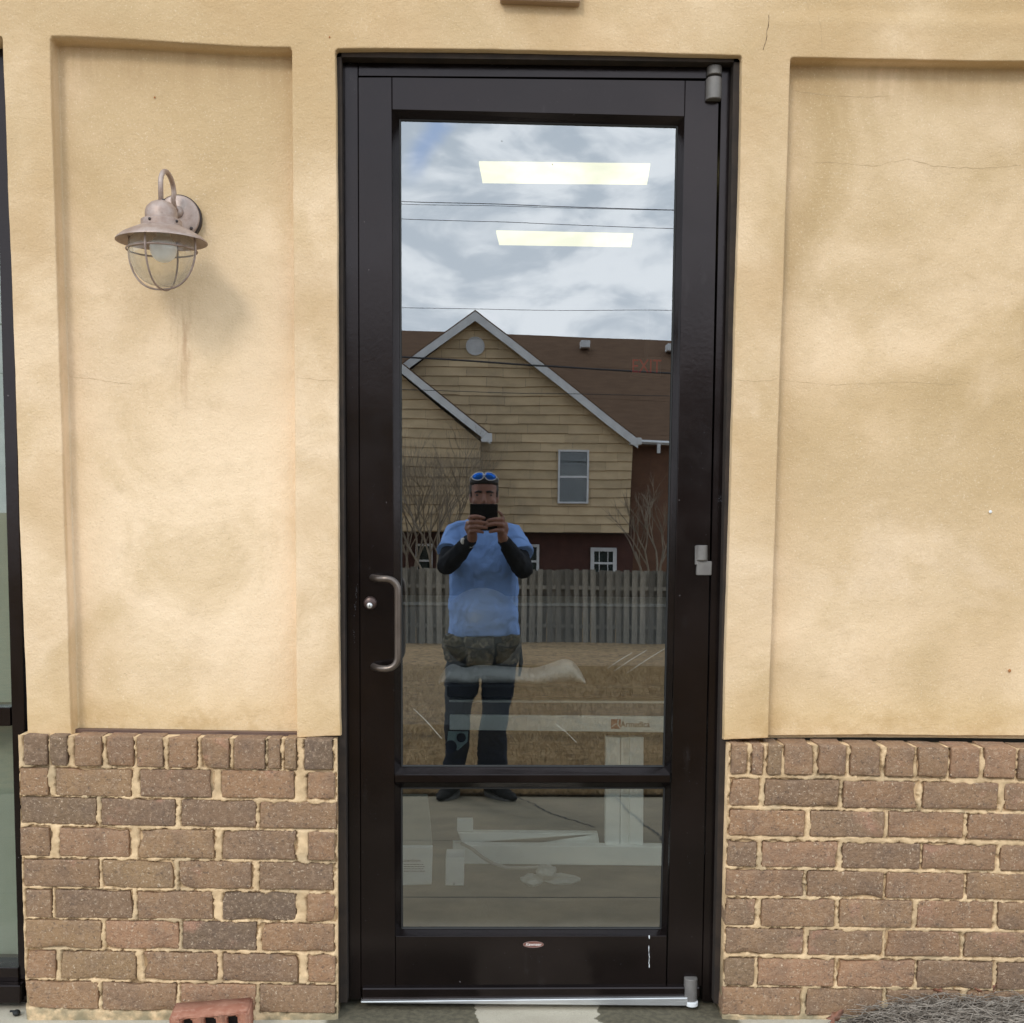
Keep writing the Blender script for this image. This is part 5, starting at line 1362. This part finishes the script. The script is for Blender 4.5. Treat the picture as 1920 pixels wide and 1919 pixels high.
# treatment table
M_TW = mat('white coated steel', rough=.5, fn=noisy((.84, .87, .86), (.90, .92, .91), 8, 60, .0005)); M_CUSH = mat('black vinyl', (.02, .022, .026), .4)
tb_ = thing('treatment_table', 'treatment table with black cushions on a white steel frame, seen through the glass', 'table')
YT = 1.15
def ip(name, pts, y0, y1, m, parent=tb_, bev=.002): return obj(name, pxprism(pts, y0, y1, bev), m, parent)
ip('top_frame', [(843, 1342), (1330, 1346), (1330, 1375), (843, 1369)], YT, YT+.03, M_TW)
ip('cushion', [(838, 1285), (1330, 1287), (1330, 1310), (838, 1308)], YT-.01, YT+.55, M_CUSH, bev=.006)
ip('cushion_base', [(842, 1313), (1330, 1316), (1330, 1320), (842, 1317)], YT+.01, YT+.5, M_TW)
ip('pedestal', [(1136, 1383), (1163, 1383), (1162, 1584), (1135, 1584)], YT+.02, YT+.06, M_TW)
ip('pedestal', [(1164, 1383), (1180, 1383), (1179, 1584), (1163, 1584)], YT+.03, YT+.07, M_TW)
ip('pedestal', [(1181, 1383), (1207, 1383), (1206, 1584), (1180, 1584)], YT+.02, YT+.06, M_TW)
ip('base_beam', [(868, 1586), (1330, 1589), (1330, 1625), (869, 1620)], YT-.01, YT+.04, M_TW)
ip('base_foot', [(858, 1561), (1121, 1563), (1124, 1583), (850, 1583), (850, 1602), (867, 1602), (868, 1585)], YT+.05, YT+.09, M_TW)
ip('upright', [(857, 1537), (887, 1537), (887, 1560), (857, 1560)], YT+.05, YT+.08, M_TW)
ip('end_plate', [(840, 1372), (878, 1372), (876, 1392), (858, 1408), (838, 1395)], YT+.01, YT+.02, mat('pale teal plate', (.42, .55, .56), .5))
for px, py, rr in ((865, 1383, .016), (845, 1400, .022)):
    q = P(px, py, YT+.005); obj('wheel', lathe([(0, -.01), (rr, -.01), (rr, .02), (0, .02)], 24, q, axis='Y'), M_CUSH, tb_)
q = P(1155, 1357, YT-.001)
M_LOGO = mat('red-brown print', (.36, .12, .08), .6); M_LTXT = mat('brown print', (.22, .13, .09), .6)
lg = ip('logo', [(1146, 1349), (1164, 1349), (1163.5, 1367), (1145.5, 1367)], YT-.0012, YT+.0005, M_LOGO, bev=0)
b2 = bmesh.new()
for A_ in (((1147, 1363), (1154, 1358), (1158, 1358), (1163, 1366)), ((1158, 1358), (1158.5, 1352), (1160, 1349.5), (1158.5, 1362))):
    tube(b2, [P(u1, u2, YT-.0018) for u1, u2 in A_], .0014, 5)
obj('figure', b2, M_TW, lg)
q = P(1191, 1359, YT-.0012); text('Armedica', .031, q, M_LTXT, tb_, bold=.0002, sx=.86)
# crumpled pale sheet on the table
bm = bmesh.new(); prof2 = [(822, 1283, 1276), (835, 1283, 1250), (850, 1283, 1243), (872, 1283, 1256), (890, 1283, 1243), (925, 1283, 1247), (965, 1283, 1251), (985, 1282, 1250), (1003, 1282, 1254), (1025, 1282, 1246), (1040, 1282, 1241), (1052, 1281, 1234), (1072, 1280, 1236), (1082, 1280, 1248), (1091, 1280, 1262), (1096, 1280, 1278)]
rows_ = []
for (px, pb_, pt_) in prof2:
    a, b_ = P(px, pb_, YT+.1), P(px, pt_, YT+.1); h2_ = b_.z-a.z; rows_.append([V3((a.x, YT+.0+(0, .015, .06, .12, .17, .2, .22)[k], a.z+h2_*(0, .82, 1, .95, .8, .55, 0)[k])) for k in range(7)])
vv = [[bm.verts.new(p_+V3((noise.noise(p_*30)*.01, noise.noise(p_*33)*.02, noise.noise(p_*28)*.010))) for p_ in r_] for r_ in rows_]
for i in range(len(vv)-1):
    for k in range(6): bm.faces.new((vv[i][k], vv[i+1][k], vv[i+1][k+1], vv[i][k+1]))
    bm.faces.new((vv[i][0], vv[i][6], vv[i+1][6], vv[i+1][0]))
bm.faces.new(vv[0]); bm.faces.new(vv[-1][::-1])
bmesh.ops.recalc_face_normals(bm, faces=bm.faces[:])
o = tag(smooth(obj('packing_sheet', bm, mat('crumpled pale foam', rough=.8, fn=noisy((.82, .79, .80), (.90, .88, .89), 12, 60, .004)))), 'crumpled whitish packing sheet on top of the black table cushions', 'packing sheet')
ss = o.modifiers.new('s', 'SUBSURF'); ss.render_levels = 2; ss.levels = 1
# white cartons on the floor
M_CARD = mat('white carton', rough=.7, fn=noisy((.86, .87, .89), (.92, .92, .94), 5, 60, .0005)); M_CARD2 = mat('carton side', rough=.8, fn=noisy((.36, .35, .30), (.42, .41, .36), 5, 60, .0005))
ct = thing('carton', 'white printed carton standing behind the lower pane at its left edge', 'carton')
ip('front_panel', [(735, 1588), (811, 1588), (809, 1659), (735, 1661)], .60, .62, M_CARD, ct)
ip('back_panel', [(735, 1494), (801, 1494), (806, 1540), (810, 1587), (735, 1587)], .625, .66, M_CARD2, ct)
q = P(770, 1614, .598); M_INK = mat('grey ink', (.10, .10, .11), .7)
text('Attention:', .016, q, M_INK, ct, bold=.0001)
for k, (l_, r_) in enumerate(((757, 794), (757, 796), (757, 795), (757, 797))):
    bm = bmesh.new(); px = l_
    while px < r_:
        w_ = random.uniform(2, 6); a, b_ = P(px, 1620.5+k*4.2, .598), P(min(px+w_, r_), 1621.8+k*4.2, .598); box(bm, a.x, b_.x, .5975, .599, b_.z, a.z); px += w_+1.2
    stuff(obj('printed_line', bm, M_INK, ct))
ct2 = thing('carton', 'small plain white carton with a round hole, right of the printed one', 'carton')
ip('front_panel', [(835.5, 1608.5), (870, 1608.5), (869.5, 1661), (835, 1661)], .66, .76, M_CARD, ct2)
q = P(851.5, 1657.5, .659); obj('hole_ring', tube(bmesh.new(), [q+V3((.0028*math.cos(t_*math.pi/8), 0, .0028*math.sin(t_*math.pi/8))) for t_ in range(17)], .0007, 5), M_INK, ct2)
# cord and clear wrapping on the floor
pts = [P(866, 1582, YT-.03), P(885, 1592, YT-.1), P(905, 1608, YT-.15), P(925, 1620, YT-.2), P(950, 1627, YT-.2), P(985, 1628, YT-.2), P(1010, 1626, YT-.2)]
tag(smooth(obj('cord', tube(bmesh.new(), pts, .006, 8), mat('grey cord', (.35, .33, .32), .6))), 'grey cord looping down in front of the white base beam', 'cord')
bm = bmesh.new()
for (x0, x1, ya_, yb_) in ((1005, 1045, 1622, 1646), (975, 1020, 1642, 1658), (1015, 1090, 1642, 1654)):
    a, b_ = P((x0+x1)/2, (ya_+yb_)/2, YT-.35), P(x1, ya_, YT-.35); sphere(bm, a, (b_.x-a.x, .05, b_.z-a.z), 14, 8)
for v in bm.verts: v.co += V3((noise.noise(v.co*40), noise.noise(v.co*40+V3((3, 0, 0))), noise.noise(v.co*40+V3((7, 0, 0)))))*.010
tag(obj('plastic_wrap', bm, mat('cloudy plastic', (.40, .42, .42), .35)), 'crumpled cloudy plastic wrap on the floor in front of the base beam', 'plastic wrap')
# grey exercise ball and a low counter farther back
q = P(903, 1178, 3.6); rb_ = 76/(F/(3.6-CAM.y))
bl = tag(smooth(obj('exercise_ball', sphere(bmesh.new(), q, rb_, 32, 24), mat('grey rubber ball', (.16, .17, .17), .45))), 'large grey ball resting on the counter, faint through the man\'s shirt', 'ball')
ctr_ = thing('counter', 'long low grey counter deep in the room, its edge a thin line across the fence', 'counter')
z1_ = P(1000, 1131, 4.4).z
bl.location = (0, 0, 0)
obj('counter_top', B(-1.1, 1.4, 4.4, 5.0, z1_-.02, z1_, .003), M_TW if 0 else mat('grey counter top', (.30, .32, .34), .4), ctr_)
obj('counter_front', B(-1.08, 1.38, 4.42, 4.98, 0, z1_-.021), mat('blue-grey front', (.10, .11, .125), .7), ctr_)
